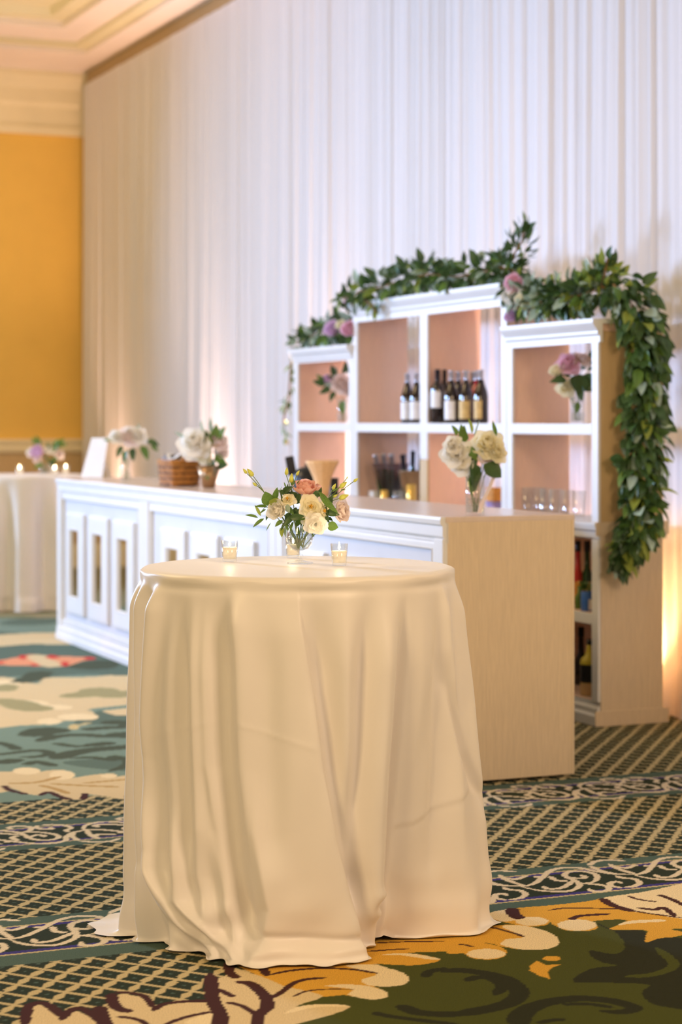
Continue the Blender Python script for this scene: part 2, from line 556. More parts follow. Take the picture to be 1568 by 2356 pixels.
    for P, ww in (([(150, 213), (270, 235), (380, 265), (458, 293)], .7), ([(0, 345), (50, 350), (100, 363)], .6), ([(375, 95), (382, 130), (418, 160)], 2.2),
                  ([(630, 105), (750, 90), (950, 92), (1150, 98), (1350, 130), (1600, 162)], .7), ([(785, 170), (850, 145), (1060, 130)], 1.2),
                  ([(1005, 22), (1080, 70), (1220, 112)], 1.6), ([(1180, 3), (1280, 32), (1390, 45)], .7), ([(1250, 88), (1380, 100), (1440, 88), (1520, 150)], 1.1),
                  ([(1400, -5), (1500, 30), (1600, 80)], 1.1)):
        stroke(BROWN, P, c3, w * ww)
    poly(GOLD, [(545, 460), (495, 500), (495, 530), (560, 565), (637, 590), (620, 545), (650, 510), (728, 485), (610, 490)], c3, False)
    ell(GOLD, 652, 445, 65, 18, c3)
    # dark scrolls
    poly(FDARK, [(960, 190), (1100, 260), (1165, 350), (1130, 405), (1050, 410), (930, 388), (918, 420), (1000, 470), (1112, 495), (950, 512), (840, 560), (806, 612), (1000, 615), (1330, 628), (1288, 680), (1350, 760), (1568, 805), (1900, 850), (1900, 330), (1568, 300), (1420, 300), (1310, 332), (1300, 250), (1070, 244)], c3)
    stroke(FIELD, [(1180, 572), (1350, 560), (1480, 520), (1505, 470), (1390, 370)], c3, .016)
    stroke(FDARK, [(50, 600), (120, 578), (220, 585), (300, 640), (255, 700)], c3, .018)
    stroke(FDARK, [(-120, 540), (0, 528), (150, 545), (330, 590), (425, 680), (350, 760), (150, 810), (-100, 850)], c3, .022, .03)
    stroke(FDARK, [(430, 960), (430, 850), (560, 770), (800, 728), (1050, 740), (1230, 790), (1150, 822), (1000, 815)], c3, .034, .018)
    stroke(FDARK, [(730, 770), (900, 765), (1080, 790)], c3, .012)
    stroke(FDARK, [(560, 900), (650, 880), (730, 875)], c3, .012)
    stroke(FDARK, [(1460, 450), (1500, 412), (1620, 395)], c2, .016)
    stroke(FDARK, [(1290, 655), (1400, 700), (1568, 715), (1700, 712)], c2, .024)
    stroke(FDARK, [(1100, 705), (1250, 735), (1700, 790)], c2, .014)
    # far fields on the left
    TF = (.19, .28, .23)  # pale far teal, cool light put into the colour
    DF = (.07, .09, .055)
    poly(CREAM, [(-300, 860), (150, 830), (200, 800), (330, 790), (430, 830), (520, 820), (700, 815), (810, 870), (800, 900), (1000, 870), (1250, 850), (1240, 890), (1530, 860), (2200, 850), (2200, 1100), (1530, 1095), (1400, 1135), (1200, 1110), (930, 1080), (900, 1135), (760, 1130), (540, 1060), (450, 1092), (300, 1075), (100, 1010), (60, 1055), (-300, 1060)], c6)
    ell(TIP, 290, 825, 150, 38, c6)
    ell(TIP, 680, 870, 140, 50, c6)
    ell(TIP, 1190, 880, 90, 22, c6)
    for P, ww in (([(40, 985), (110, 1035), (300, 1082)], 1.5), ([(440, 1095), (530, 1055), (650, 1105), (780, 1140)], 1.5), ([(915, 1075), (930, 1085), (905, 1140)], 1.5), ([(1395, 1090), (1420, 1135), (1530, 1105)], 1.5)):
        stroke(BROWN, P, c6, w * ww)
    for P in ([(430, 980), (600, 1020), (755, 1075)], [(560, 965), (900, 985), (1300, 1000)], [(90, 960), (400, 950), (660, 885)], [(900, 960), (1250, 930), (1530, 905)]):
        stroke((.50, .32, .12), P, c6, w * 1.6)
    poly(CREAM, [(-300, 330), (-300, -180), (200, -180), (240, -150), (430, -130), (480, -190), (900, -200), (1100, -210), (1470, -250), (2200, -300), (2200, 180), (1500, 215), (1250, 215), (1060, 150), (1000, 165), (1075, 240), (1000, 268), (850, 272), (680, 280), (660, 300), (450, 318), (250, 325)], c6)
    ell(TIP, 850, 235, 225, 36, c6)
    ell(TIP, 540, 285, 135, 34, c6)
    ell(TIP, 340, 88, 200, 34, c6)
    ell(TIP, 620, 130, 180, 26, c6)
    ell(TIP, 90, -140, 150, 30, c6)
    for P, ww in (([(740, 10), (1000, -20), (1080, -60), (1250, 0), (1600, -60)], .10), ([(-100, 50), (150, 80), (300, 130), (440, 150)], .10), ([(-100, -80), (60, -60), (80, -120)], .06)):
        stroke((.36, .33, .17), P, c6, ww)
    stroke(TF, [(1020, 160), (1300, 130), (1600, 100)], c6, .05)
    for P, ww in (([(430, 500), (600, 450), (850, 430), (1050, 440), (1185, 455)], .045), ([(600, 520), (800, 555), (980, 548)], .03), ([(620, 690), (750, 640), (1000, 595), (1300, 570), (1600, 545)], .06),
                  ([(780, 690), (1000, 678), (1230, 705), (1250, 668), (1400, 710), (1380, 770), (1200, 828)], .03), ([(-60, 510), (120, 550), (185, 595)], .03),
                  ([(-60, 655), (200, 620), (400, 600), (540, 625), (450, 665), (240, 675)], .03), ([(380, 430), (480, 380), (590, 390)], .09), ([(-60, 720), (60, 730), (160, 705)], .05),
                  ([(300, 755), (400, 725), (600, 770)], .03), ([(960, 370), (1200, 350), (1600, 340)], .05), ([(1200, 290), (1450, 300), (1600, 230)], .07), ([(1290, 430), (1600, 440)], .09), ([(990, 545), (1200, 520)], .05)):
        stroke(DF, P, c6, ww)
    ell((.62, .50, .25), 805, 345, 60, 30, c6)
    stroke((.50, .44, .25), [(860, 330), (980, 295)], c6, .02)
    poly((.11, .165, .13), [(-400, 480), (200, 400), (660, 390), (1500, 500), (1600, 720), (900, 720), (480, 750), (200, 740), (-400, 740)], c7)
    stroke(DF, [(250, 800), (350, 760), (440, 690)], c7, .08)
    stroke(DF, [(860, 620), (1050, 640), (1100, 580)], c7, .12)
    poly((.78, .33, .18), [(-150, 595), (200, 530), (300, 505), (600, 518), (1045, 540), (900, 575), (750, 622), (600, 637), (350, 627), (-150, 615)], c7)
    poly(CREAM, [(290, 530), (330, 508), (480, 510), (560, 560), (670, 600), (650, 636), (480, 636), (380, 585)], c7)
    for a in ((250, 532, 50, 22), (708, 605, 48, 24), (570, 528, 70, 18), (980, 545, 70, 16), (10, 592, 40, 14), (380, 615, 40, 14)):
        ell((.62, .04, .03), *a, c7)
    poly(CREAM, [(-400, 330), (200, 275), (700, 262), (1500, 262), (1500, 380), (640, 392), (300, 392), (-400, 440)], c7)
    farther = (Y > 15.2)
    farther &= X < .3
    col[farther] = (.30, .27, .15)
    s = farther & (np.sin(p * 9) * np.sin(q * 6) > .2)
    col[s] = (.20, .21, .11)
    # plain mean colour far outside the part woven in detail
    out = (X < -4) | (X > 3.5) | (Y < 4)
    col[out] = (.28, .27, .16)

    n = nx * ny
    me = bpy.data.meshes.new('floor')
    co = np.zeros((n, 3), np.float32)
    co[:, 0] = X
    co[:, 1] = Y
    idx = np.arange(n).reshape(ny, nx)
    F = np.stack([idx[:-1, :-1], idx[:-1, 1:], idx[1:, 1:], idx[1:, :-1]], -1).reshape(-1, 4)
    me.vertices.add(n)
    me.vertices.foreach_set('co', co.ravel())
    me.loops.add(F.size)
    me.loops.foreach_set('vertex_index', F.ravel().astype(np.int32))
    me.polygons.add(len(F))
    me.polygons.foreach_set('loop_start', np.arange(0, F.size, 4, dtype=np.int32))
    me.update()
    at_ = me.color_attributes.new('weave', 'FLOAT_COLOR', 'POINT')
    c4_ = np.ones((n, 4), np.float32)
    c4_[:, :3] = col
    at_.data.foreach_set('color', c4_.ravel())
    m = bpy.data.materials.new('woven_carpet')
    m.use_nodes = True
    nt = m.node_tree
    b = nt.nodes['Principled BSDF']
    b.inputs['Roughness'].default_value = .95
    b.inputs['Specular IOR Level'].default_value = .05
    b.inputs['Sheen Weight'].default_value = .03
    a = nt.nodes.new('ShaderNodeAttribute')
    a.attribute_name = 'weave'
    tc = nt.nodes.new('ShaderNodeTexCoord')
    nz = nt.nodes.new('ShaderNodeTexNoise')
    nz.inputs['Scale'].default_value = 420
    nz.inputs['Detail'].default_value = 3
    nt.links.new(tc.outputs['Object'], nz.inputs['Vector'])
    mr = nt.nodes.new('ShaderNodeMapRange')
    mr.inputs[1].default_value = .3
    mr.inputs[2].default_value = .7
    mr.inputs[3].default_value = .5
    mr.inputs[4].default_value = 1.4
    nt.links.new(nz.outputs[0], mr.inputs[0])
    mx = nt.nodes.new('ShaderNodeMix')
    mx.data_type = 'RGBA'
    mx.blend_type = 'MULTIPLY'
    mx.inputs[0].default_value = 1
    nt.links.new(a.outputs['Color'], mx.inputs[6])
    nt.links.new(mr.outputs[0], mx.inputs[7])
    nt.links.new(mx.outputs[2], b.inputs['Base Color'])
    bp = nt.nodes.new('ShaderNodeBump')
    bp.inputs['Strength'].default_value = .5
    bp.inputs['Distance'].default_value = .004
    nt.links.new(nz.outputs[0], bp.inputs['Height'])
    nt.links.new(bp.outputs[0], b.inputs['Normal'])
    me.materials.append(m)
    obj('floor', me, kind='structure')
carpet()

# ------------------------------------------------------------------ setting: walls, ceiling, mouldings
XW, YW = .80, 11.34          # the real wall behind the drapes, the yellow wall across the far end (shelf frame)
def wall(name, pts, z0, z1, m):
    vs, fs = [], []
    for x, y in pts:
        vs += [shf(x, y, z0), shf(x, y, z1)]
    k = len(pts)
    for i in range(k):
        j = (i + 1) % k
        fs.append((2 * i, 2 * j, 2 * j + 1, 2 * i + 1))
    fs.append(tuple(2 * i for i in range(k))[::-1])
    fs.append(tuple(2 * i + 1 for i in range(k)))
    obj(name, mesh(name, vs, fs, m), kind='structure')
wall('wall_far', [(-14, YW), (XW + .2, YW), (XW + .2, YW + .2), (-14, YW + .2)], 0, 5.4, M['amber'])
wall('wall_right', [(XW, -14), (XW + .2, -14), (XW + .2, YW), (XW, YW)], 0, 5.4, M['mould'])
wall('ceiling', [(-14, -14), (XW + .2, -14), (XW + .2, YW + .2), (-14, YW + .2)], 5.36, 5.5, M['ceil'])

def profile_run(name, rows, m, kind='structure'):
    """moulding rows (n on the far wall, n on the drape wall, z) run along both walls and mitred in the corner"""
    vs, fs = [], []
    for nl, nd, z in rows:
        vs += [shf(-14, YW - nl, z), shf(XW - nd, YW - nl, z), shf(XW - nd, -14, z)]
    for i in range(len(rows) - 1):
        for j in range(2):
            a = i * 3 + j
            fs.append((a, a + 1, a + 4, a + 3))
    return obj(name, mesh(name, vs, fs, m), kind=kind)
profile_run('trim_1', [(0, 0, 4.40), (.05, .01, 4.40), (.05, .01, 4.47), (.03, .01, 4.50), (.03, .01, 4.68), (.07, .01, 4.72), (.07, .01, 4.86), (.13, .015, 4.95), (.16, .02, 4.98), (.16, .02, 5.03)], M['mould'])
profile_run('trim_2', [(.16, .02, 5.03), (.18, .235, 5.04), (1.05, .50, 5.06), (1.05, .50, 5.10)], M['soffit'])
profile_run('trim_3', [(1.05, .50, 5.10), (1.2, .62, 5.105), (1.2, .62, 5.14)], M['ceil'])
profile_run('trim_4', [(1.2, .62, 5.14), (1.7, .90, 5.16), (1.7, .90, 5.22)], M['soffit'])
profile_run('trim_5', [(1.7, .90, 5.22), (1.85, 1.05, 5.23), (1.9, 1.08, 5.30), (2.1, 1.3, 5.32), (2.1, 1.3, 5.36)], M['ceil'])
# dark header board that the drapes hang from
mb = MB()
mb.add([shf(.565, -14, 4.86), shf(.62, -14, 4.86), shf(.62, YW - .17, 4.86), shf(.565, YW - .17, 4.86), shf(.565, -14, 5.045), shf(.62, -14, 5.045), shf(.62, YW - .17, 5.045), shf(.565, YW - .17, 5.045)],
       [(0, 3, 2, 1), (4, 5, 6, 7), (0, 1, 5, 4), (1, 2, 6, 5), (2, 3, 7, 6), (3, 0, 4, 7)])
mb.obj('trim_6', mat('header_board', (.46, .33, .17), .7, var=.05), kind='structure')

def rail(name, prof, m):
    vs, fs = [], []
    for n_, z in prof:
        vs += [shf(-14, YW - n_, z), shf(XW, YW - n_, z)]
    for i in range(len(prof) - 1):
        fs.append((2 * i, 2 * i + 1, 2 * i + 3, 2 * i + 2))
    obj(name, mesh(name, vs, fs, m), kind='structure')
rail('trim_7', [(0, 1.17), (.03, 1.18), (.045, 1.22), (.03, 1.25), (.055, 1.28), (.055, 1.31), (0, 1.315)], M['mould'])
rail('baseboard_far', [(0, .24), (.02, .23), (.03, .19), (.03, 0)], M['mould'])
rail('trim_8', [(.006, .24), (.006, 1.17)], M['ochre'])

# ------------------------------------------------------------------ drapes: one panel after another along the wall
def drapes():
    rnd = np.random.RandomState(11)
    edges = [YW - .17, 9.75, 8.05, 6.45, 4.70, 3.30, 1.75, .35, -1.2, -2.8]
    names = ['white sheer drape panel hanging next to the yellow wall',
             'white sheer drape panel behind the white menu card, second from the yellow wall',
             'white sheer drape panel behind the rose vase on the bar, third from the yellow wall',
             'white sheer drape panel behind the wicker basket, fourth from the yellow wall',
             'white sheer drape panel just left of the shelves',
             'white sheer drape panel behind the left half of the wine shelves',
             'white sheer drape panel rising behind the wine bottles and pink rose of the garland',
             'white sheer drape panel behind the right shelf unit',
             'white sheer drape panel at the right edge of the photo behind the hanging garland']
    PHG = rnd.rand(8) * 6.28
    for i in range(len(edges) - 1):
        y1, y0 = edges[i] - .001, edges[i + 1] + .001
        n = int((y1 - y0) / .011)
        rows = [0, .03, .10, .3, .7, 1.2, 1.8, 2.5, 3.2, 3.9, 4.5, 4.8, 4.9]
        ph = PHG
        wl = [.118, .067, .31, .83]
        yy = np.linspace(y0, y1, n)
        vs = []
        for z in rows:
            h = z / 4.9
            warp = .09 * np.sin(yy * 3.1 + ph[4] + h * .8) + .035 * np.sin(yy * 7.7 + ph[5] - h * .8) + .02 * np.sin(yy * 17.3 + ph[6])
            o = (.013 * np.sin(2 * PI * (yy + warp) / wl[0] + ph[0] + h * .8) + .006 * np.sin(2 * PI * (yy + warp * .6) / wl[1] + ph[1] - h)
                 + .011 * np.sin(2 * PI * (yy + warp) / wl[2] + ph[2]) + .008 * np.sin(2 * PI * yy / wl[3] + ph[3]))
            o = o * (.52 + .4 * (1 - h))
            top = .5 if z > 4.85 else 1
            for a, b in zip(yy, o * top):
                vs.append(shf(.525 + b - (.02 * (1 - min(1, z / .3))), a, max(z, .004)))
        F = []
        for r in range(len(rows) - 1):
            for k in range(n - 1):
                F.append((r * n + k, r * n + k + 1, (r + 1) * n + k + 1, (r + 1) * n + k))
        o = obj('drape_panel', mesh('drape_panel', vs, F, M['drape'], True))
        tag(o, names[i], 'drape', 'sheer drapes along the wall')
drapes()

def uplight(y, color, power, label):
    t = thing('uplight', label, 'uplight', shf(.425, y), TH, 'uplights at the foot of the drapes')
    MB().lathe([(0, 0), (.032, 0), (.034, .01), (.034, .10), (.030, .105), (.028, .09), (0, .088)], 20).obj('can', M['dark'], t, True)
    MB().lathe([(0, .0), (.026, .0)], 20).obj('lens', mat('lens', color, .3, var=0, emit=color, estr=6), t, True, location=(0, 0, .092))
    l = bpy.data.lights.new('uplight_lamp', 'SPOT')
    l.energy = power
    l.color = color
    l.spot_size = R(80)
    l.spot_blend = 1
    l.shadow_soft_size = .03
    o = bpy.data.objects.new('uplight_lamp', l)
    link(o, t)
    o.location = (0, 0, .13)
    d = Vector((-.02, 0, 1))
    o.rotation_euler = d.to_track_quat('-Z', 'Y').to_euler()
PK = (1, .66, .50)
uplight(9.64, (1, .60, .42), 330, 'small uplight on the floor behind the menu card end of the bar')
uplight(6.81, PK, 480, 'small uplight on the floor behind the wicker basket')
uplight(4.17, PK, 560, 'small uplight on the floor beside the left end of the shelves')
uplight(1.50, PK, 300, 'small uplight on the floor behind the wine shelves')
uplight(.30, (1, .68, .30), 60, 'small amber uplight on the floor behind the right shelf unit')
uplight(-.62, (1, .70, .34), 50, 'small amber uplight on the floor behind the hanging garland')

# ------------------------------------------------------------------ bar counter in three sections
def extr(mb, prof, y0, y1):
    """prism: outline of (x, z) points run from y0 to y1"""
    n = len(prof)
    mb.add([(x, y0, z) for x, z in prof] + [(x, y1, z) for x, z in prof],
           [(i, (i + 1) % n, (i + 1) % n + n, i + n) for i in range(n)] + [tuple(range(n))[::-1], tuple(range(n, 2 * n))])
    return mb

def frame_strips(mb, y0, y1, z0, z1, w, x0, x1, bead=.012):
    """four mitred moulding strips round an opening, standing proud of the panel at x0"""
    def ring(ins, x):
        return [(x, y0 + ins, z0 + ins), (x, y1 - ins, z0 + ins), (x, y1 - ins, z1 - ins), (x, y0 + ins, z1 - ins)]
    rings = [ring(0, x0), ring(0, x1 + .004), ring(bead, x1), ring(w - bead, x1), ring(w - bead * .6, x1 - .004), ring(w, x1 + .006), ring(w, x0)]
    vs = [v for r in rings for v in r]
    fs = []
    for i in range(len(rings) - 1):
        for k in range(4):
            j = (k + 1) % 4
            fs.append((i * 4 + k, i * 4 + j, (i + 1) * 4 + j, (i + 1) * 4 + k))
    mb.add(vs, fs)
    return mb

HB = 1.105
def bar_section(y0, L, label, near=False):
    t = thing('bar_counter', label, 'bar', bar(0, y0), TH, 'bar counter sections')
    g = .002
    a, b = g, L - g
    # laminate carcass
    boxo('end_panel', (.012, a, .012), (.61, a + .022, HB - .022), M['wood'], t)
    if near:
        boxo('edge_strip', (.598, a - .003, .012), (.612, a + .024, HB - .022), M['wood'], t)
    boxo('end_panel', (.012, b - .022, .012), (.60, b, HB - .022), M['wood'], t)
    boxo('inner_shelf', (.05, a + .022, .50), (.59, b - .022, .525), M['wood'], t)
    boxo('bottom_board', (.05, a + .022, .09), (.59, b - .022, .11), M['wood'], t)
    boxo('front_panel', (.022, a + .022, .02), (.045, b - .022, HB - .022), M['panel'], t)
    mb = MB()
    mb.box((.010, a, HB - .024), (.615, b, HB), .004)
    mb.obj('worktop', M['top'], t)
    # white face frame: top moulding, plinth and stiles
    mb = MB()
    extr(mb, [(.012, HB - .0245), (-.012, HB - .001), (-.016, HB - .012), (-.014, HB - .03), (-.004, HB - .038), (-.004, HB - .080), (.008, HB - .092), (.008, HB - .104), (.022, HB - .108), (.022, HB - .0245)], a, b)
    extr(mb, [(.0095, HB - .001), (-.012, HB - .001), (.0095, HB - .024)], a, b)
    mb.obj('top_rail', M['white'], t)
    mb = MB()
    extr(mb, [(.022, .004), (-.014, .004), (-.014, .040), (-.008, .052), (-.008, .085), (.004, .098), (.004, .108), (.022, .114)], a, b)
    mb.obj('plinth', M['white'], t)
    for y in (a, b - .085):
        MB().box((-.004, y, .10), (.022, y + .085, HB - .09), .004).obj('stile', M['white'], t)
    mb = MB()
    frame_strips(mb, a + .085, b - .085, .112, HB - .106, .035, .022, .004, .009)
    mb.obj('inner_moulding', M['white'], t)
    # three framed panels with a narrow mirror each
    for c in (-.555, 0, .555):
        yc = L / 2 + c
        mb = MB()
        frame_strips(mb, yc - .215, yc + .215, .205, .880, .118, .022, -.004, .016)
        f = mb.obj('panel_frame', M['white'], t)
        mb = MB()
        mb.box((.006, yc - .0975, .323), (.0235, yc + .0975, .762))
        m = mb.obj('mirror', M['mirror'], None)
        m.parent = f
    return t
bar_section(0, 1.896, 'near section of the white panelled bar, the one with the beige end panel', True)
bar_section(1.896, 2.193, 'middle section of the white panelled bar, under the wicker basket')
bar_section(4.089, 1.977, 'far section of the white panelled bar, with the white card standing on it')

# ------------------------------------------------------------------ back bar shelves
def shelf_unit(y0, L, ztop, zopen, label, divider=False, near=False, far=False):
    t = thing('shelf_unit', label, 'shelves', shf(0, y0), TH, 'white fronted back bar shelves')
    g = .002
    a, b = g, L - g
    D = .36
    CZ = 1.0
    # lower cabinet
    for y in ((a, a + .022), (b - .022, b)):
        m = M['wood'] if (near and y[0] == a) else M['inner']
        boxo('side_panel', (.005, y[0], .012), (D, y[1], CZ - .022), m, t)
    if near:
        # the outer side steps out at the foot and at the counter
        MB().box((-.028, a - .004, .0), (D + .03, a + .0005, .075), .001).obj('side_plinth', M['wood'], t)
        MB().box((-.026, a - .004, CZ - .065), (D + .03, a + .0005, CZ + .002), .001).obj('side_moulding', M['wood'], t)
    for z0, z1 in ((.10, .122), (.505, .545)):
        boxo('shelf', (.004, a + .022, z0), (D - .004, b - .022, z1), M['inner'], t)
    boxo('back_board', (D - .012, a + .022, .012), (D - .002, b - .022, CZ - .022), M['inner'], t)
    boxo('counter', (-.03, a, CZ - .022), (D + .01, b, CZ), M['white'], t)
    mb = MB()
    extr(mb, [(.004, CZ - .0225), (-.026, CZ - .0225), (-.026, CZ - .035), (-.010, CZ - .045), (-.010, CZ - .075), (.004, CZ - .085)], a, b)
    mb.obj('counter_moulding', M['white'], t)
    mb = MB()
    extr(mb, [(.0, .003), (-.028, .003), (-.028, .05), (-.014, .062), (-.014, .085), (-.002, .098), (-.0, .12)], a, b)
    mb.obj('plinth', M['white'], t)
    ys = [a, b - .062] + ([L / 2 - .05] if divider else [])
    for i, y in enumerate(ys):
        wd = .10 if i == 2 else .062
        MB().box((-.012, y, .12), (.004, y + wd, CZ - .085), .002).obj('stile', M['white'], t)
    MB().box((-.011, a + .063, .495), (.004, (L / 2 - .051) if divider else b - .063, .548), .002).obj('shelf_edge', M['white'], t)
    if divider:
        MB().box((-.011, L / 2 + .051, .495), (.004, b - .063, .548), .002).obj('shelf_edge', M['white'], t)
        boxo('divider', (.004, L / 2 - .012, .122), (D - .012, L / 2 + .012, .505), M['inner'], t)
        boxo('divider', (.004, L / 2 - .012, .545), (D - .012, L / 2 + .012, CZ - .022), M['inner'], t)
    # open shelves above
    for y in ((a, a + .022), (b - .022, b)):
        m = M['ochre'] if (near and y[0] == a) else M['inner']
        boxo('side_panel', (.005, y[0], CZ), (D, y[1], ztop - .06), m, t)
    for y in ys:
        wd = .10 if y not in ys[:2] else .062
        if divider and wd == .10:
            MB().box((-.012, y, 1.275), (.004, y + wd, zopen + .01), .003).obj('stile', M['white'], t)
            o = MB().box((-.012, y, CZ), (.004, y + wd, 1.274), .003).obj('lower_stile', M['ochre'], t)  # shade on the post's lower part put into its colour
            o['label'] = 'lower part of the middle post, shade put in as tan'
        else:
            MB().box((-.012, y, CZ), (.004, y + wd, zopen + .01), .003).obj('stile', M['white'], t)
    if divider:
        boxo('divider', (.004, L / 2 - .012, CZ), (D - .004, L / 2 + .012, 1.43), M['inner'], t)
        boxo('divider', (.004, L / 2 - .012, 1.485), (D - .004, L / 2 + .012, ztop - .06), M['inner'], t)
    boxo('shelf', (.004, a + .022, 1.432), (D - .004, b - .022, 1.485), M['white'], t)
    MB().box((-.013, a + .060, 1.430), (.003, b - .060, 1.486), .003).obj('shelf_edge', M['white'], t)
    boxo('top_board', (.004, a, ztop - .059), (D, b, ztop - .024), M['inner'], t)
    mb = MB()
    extr(mb, [(.004, zopen), (-.014, zopen), (-.014, ztop - .085), (-.026, ztop - .072), (-.026, ztop - .060), (-.048, ztop - .030), (-.054, ztop - .018), (-.054, ztop), (D + .03, ztop), (D + .03, ztop - .022), (.004, ztop - .023)], a - (.02 if near else 0), b + (.02 if far else 0))
    mb.obj('cornice', M['white'], t)
    return t
shelf_unit(0, .961, 2.0, 1.885, 'low right shelf unit of the back bar with the garland hanging down its side', near=True)
shelf_unit(.961, 2.07, 2.235, 2.115, 'tall wide middle shelf unit of the back bar with the wine bottles', divider=True)
shelf_unit(3.031, 1.0, 1.98, 1.885, 'low left shelf unit of the back bar, farthest from the beige bar end', far=True)

# ------------------------------------------------------------------ cocktail tables and their cloths
def cocktail_table(loc, label):
    t = thing('cocktail_table', label, 'table', loc, 0, 'tall round cocktail tables')
    MB().lathe([(0, 1.035), (.455, 1.035), (.460, 1.040), (.460, 1.052), (.455, 1.057), (0, 1.057)], 64).obj('tabletop', M['wood'], t, True)
    MB().lathe([(0, .03), (.035, .03), (.035, 1.034), (.0, 1.034)], 20).obj('pedestal', M['dark'], t, True)
    MB().lathe([(0, 0), (.25, 0), (.25, .012), (.06, .035), (0, .035)], 40).obj('base', M['dark'], t, True)
    return t

TC = Vector((-.130, 5.984, 0))
HT = 1.0655
RT = .4696

def sstep(a, b, x):
    t = np.clip((x - a) / (b - a), 0, 1)
    return t * t * (3 - 2 * t)

def cloth_main():
    """phi 0 faces the lens, positive to the right; t runs from the table edge down to the floor"""
    nphi, nt_ = 900, 150
    phi = np.linspace(-180, 180, nphi, endpoint=False)
    t = np.linspace(0, 1, nt_)
    PH, T = np.meshgrid(phi, t)
    hem_pts = [(-180, .50), (-140, .52), (-110, .50), (-92, .50), (-75, .50), (-63, .487), (-50, .455), (-42, .452), (-30, .435), (-20, .425), (-12, .447), (0, .443), (7, .441), (20, .425), (29, .412), (35, .385),
               (42, .345), (48, .335), (54, .36), (60, .40), (68, .47), (76, .545), (88, .565), (110, .52), (150, .50), (180, .50)]
    hx = [a for a, b in hem_pts]
    hy = [b for a, b in hem_pts]
    hem = np.interp(phi, hx, hy)
    k = np.ones(9) / 9
    hem = np.convolve(np.concatenate([hem[-8:], hem, hem[:8]]), k, 'same')[8:-8]
    HEM = np.tile(hem, (nt_, 1))
    base = RT + (HEM - RT) * T ** 1.15
    # sides bulge out a little earlier than the hem
    base += .010 * np.exp(-((PH - 90) / 28) ** 2) * np.sin(PI * np.clip(T, 0, 1)) + .006 * np.exp(-((PH + 90) / 25) ** 2) * np.sin(PI * T)
    def path(pts):
        return np.interp(T, [a for a, b in pts], [b for a, b in pts])
    def ridge(pts, amp, wl, wr, t0=0, t1=1, grow=.25):
        c = path(pts)
        d = PH - c
        g = np.where(d < 0, np.exp(-(d / wl) ** 2), np.exp(-(d / wr) ** 2))
        env = sstep(t0, t0 + grow, T) * (1 - sstep(t1 - .12, t1, T) if t1 < 1 else 1)
        return FA * amp * g * env
    FA = 1.75
    r = base.copy()
    # left cluster of narrow folds
    r += ridge([(0, -80), (1, -74)], .016, 3, 3.2, 0, 1, .10)
    r += ridge([(0, -71), (.5, -70), (1, -62)], .018, 2.6, 3, 0, 1, .10)
    r -= ridge([(0, -75), (1, -68)], .012, 2.5, 2.5, 0, 1, .15)
    r += ridge([(0, -56), (.25, -60), (.5, -63), (.75, -60), (1, -46)], .022, 3.0, 5, 0, 1, .10)
    r -= ridge([(0, -64), (.4, -66), (1, -57)], .014, 3, 3, 0, 1, .12)
    r += ridge([(0, -47), (.4, -49), (1, -42)], .010, 4, 4, .03, .95)
    r -= ridge([(0, -42.5), (1, -40)], .008, 3.5, 3.5, .02, .8)
    r += ridge([(0, -37), (.3, -36.5), (.8, -35), (1, -28)], .014, 3.0, 3.0, .0, 1)
    r += ridge([(0, -32), (.5, -31), (1, -20)], .011, 2.4, 2.6, .03, 1)
    r -= ridge([(0, -26), (.5, -25), (1, -20)], .014, 5, 4.5, 0, .9)
    r += ridge([(0, -21), (.2, -19.3), (.5, -18.5), (1, -10)], .013, 2.6, 4.5, .0, .97, .12)
    r -= ridge([(0, -9), (.4, -8), (1, -6)], .008, 5, 5, .02, .8)
    # the wide front panel that laps over the valley on its right
    c = path([(0, 1), (.12, 3), (.30, 7.2), (.5, 10.5), (.7, 15.5), (.85, 21), (1, 27)])
    lap = sstep(0, 1, (c - PH) / 1.2 + .5) * np.exp(-np.clip((c - PH) / 26, 0, 9) ** 2)
    r += (.012 + .030 * T) * lap * sstep(0, .15, T)
    r -= ridge([(0, 6), (.3, 10), (.5, 14), (.7, 19), (1, 30)], .022, 3.2, 5, 0, 1)
    r += ridge([(0, 17.5), (.3, 18), (.6, 18.2), (1, 31)], .012, 3.6, 4.2, .0, .85)
    r -= ridge([(0, 27), (.3, 24.5), (.7, 23.5), (1, 27)], .018, 3.6, 3.6, 0, .92)
    r += ridge([(0, 34), (.5, 32.5), (1, 34)], .020, 5.0, 6.0, 0, .97)
    r -= ridge([(0, 42), (1, 43)], .018, 3.0, 1.6, .02, 1)
    r += ridge([(0, 50), (.5, 52), (1, 54)], .012, 6, 8, 0, .95)
    r += ridge([(0, 64), (.5, 70), (1, 72)], .012, 3, 4, .0, 1, .12)
    r -= ridge([(0, 60), (.5, 63), (1, 64)], .008, 3, 2.4, .02, .9)
    r += ridge([(0, 78), (.4, 82), (1, 86)], .014, 3.5, 4, .0, 1, .12)
    r -= ridge([(0, 60), (.3, 67), (.5, 75), (.63, 83), (1, 88)], .014, 3.2, 1.6, .2, .72, .12)
    # the cloth tucks in under the table edge before it hangs free
    r -= .0075 * np.exp(-((T - .022) / .013) ** 2) * (.6 + .4 * np.sin(np.radians(PH * 7 + 30)))
    # regular folds on the back
    back = sstep(92, 112, np.abs(PH))
    r += back * .020 * np.cos(np.radians(PH * 13 + 14 * np.sin(np.radians(PH * 3)))) * sstep(0, .3, T)
    r += ridge([(0, -60), (.6, -60), (.8, -56), (.93, -42), (1, -28)], .016, 4, 2.6, .55, 1, .2)
    r -= ridge([(0, -66), (.8, -62), (.93, -50), (1, -40)], .012, 4, 4, .6, 1, .2)
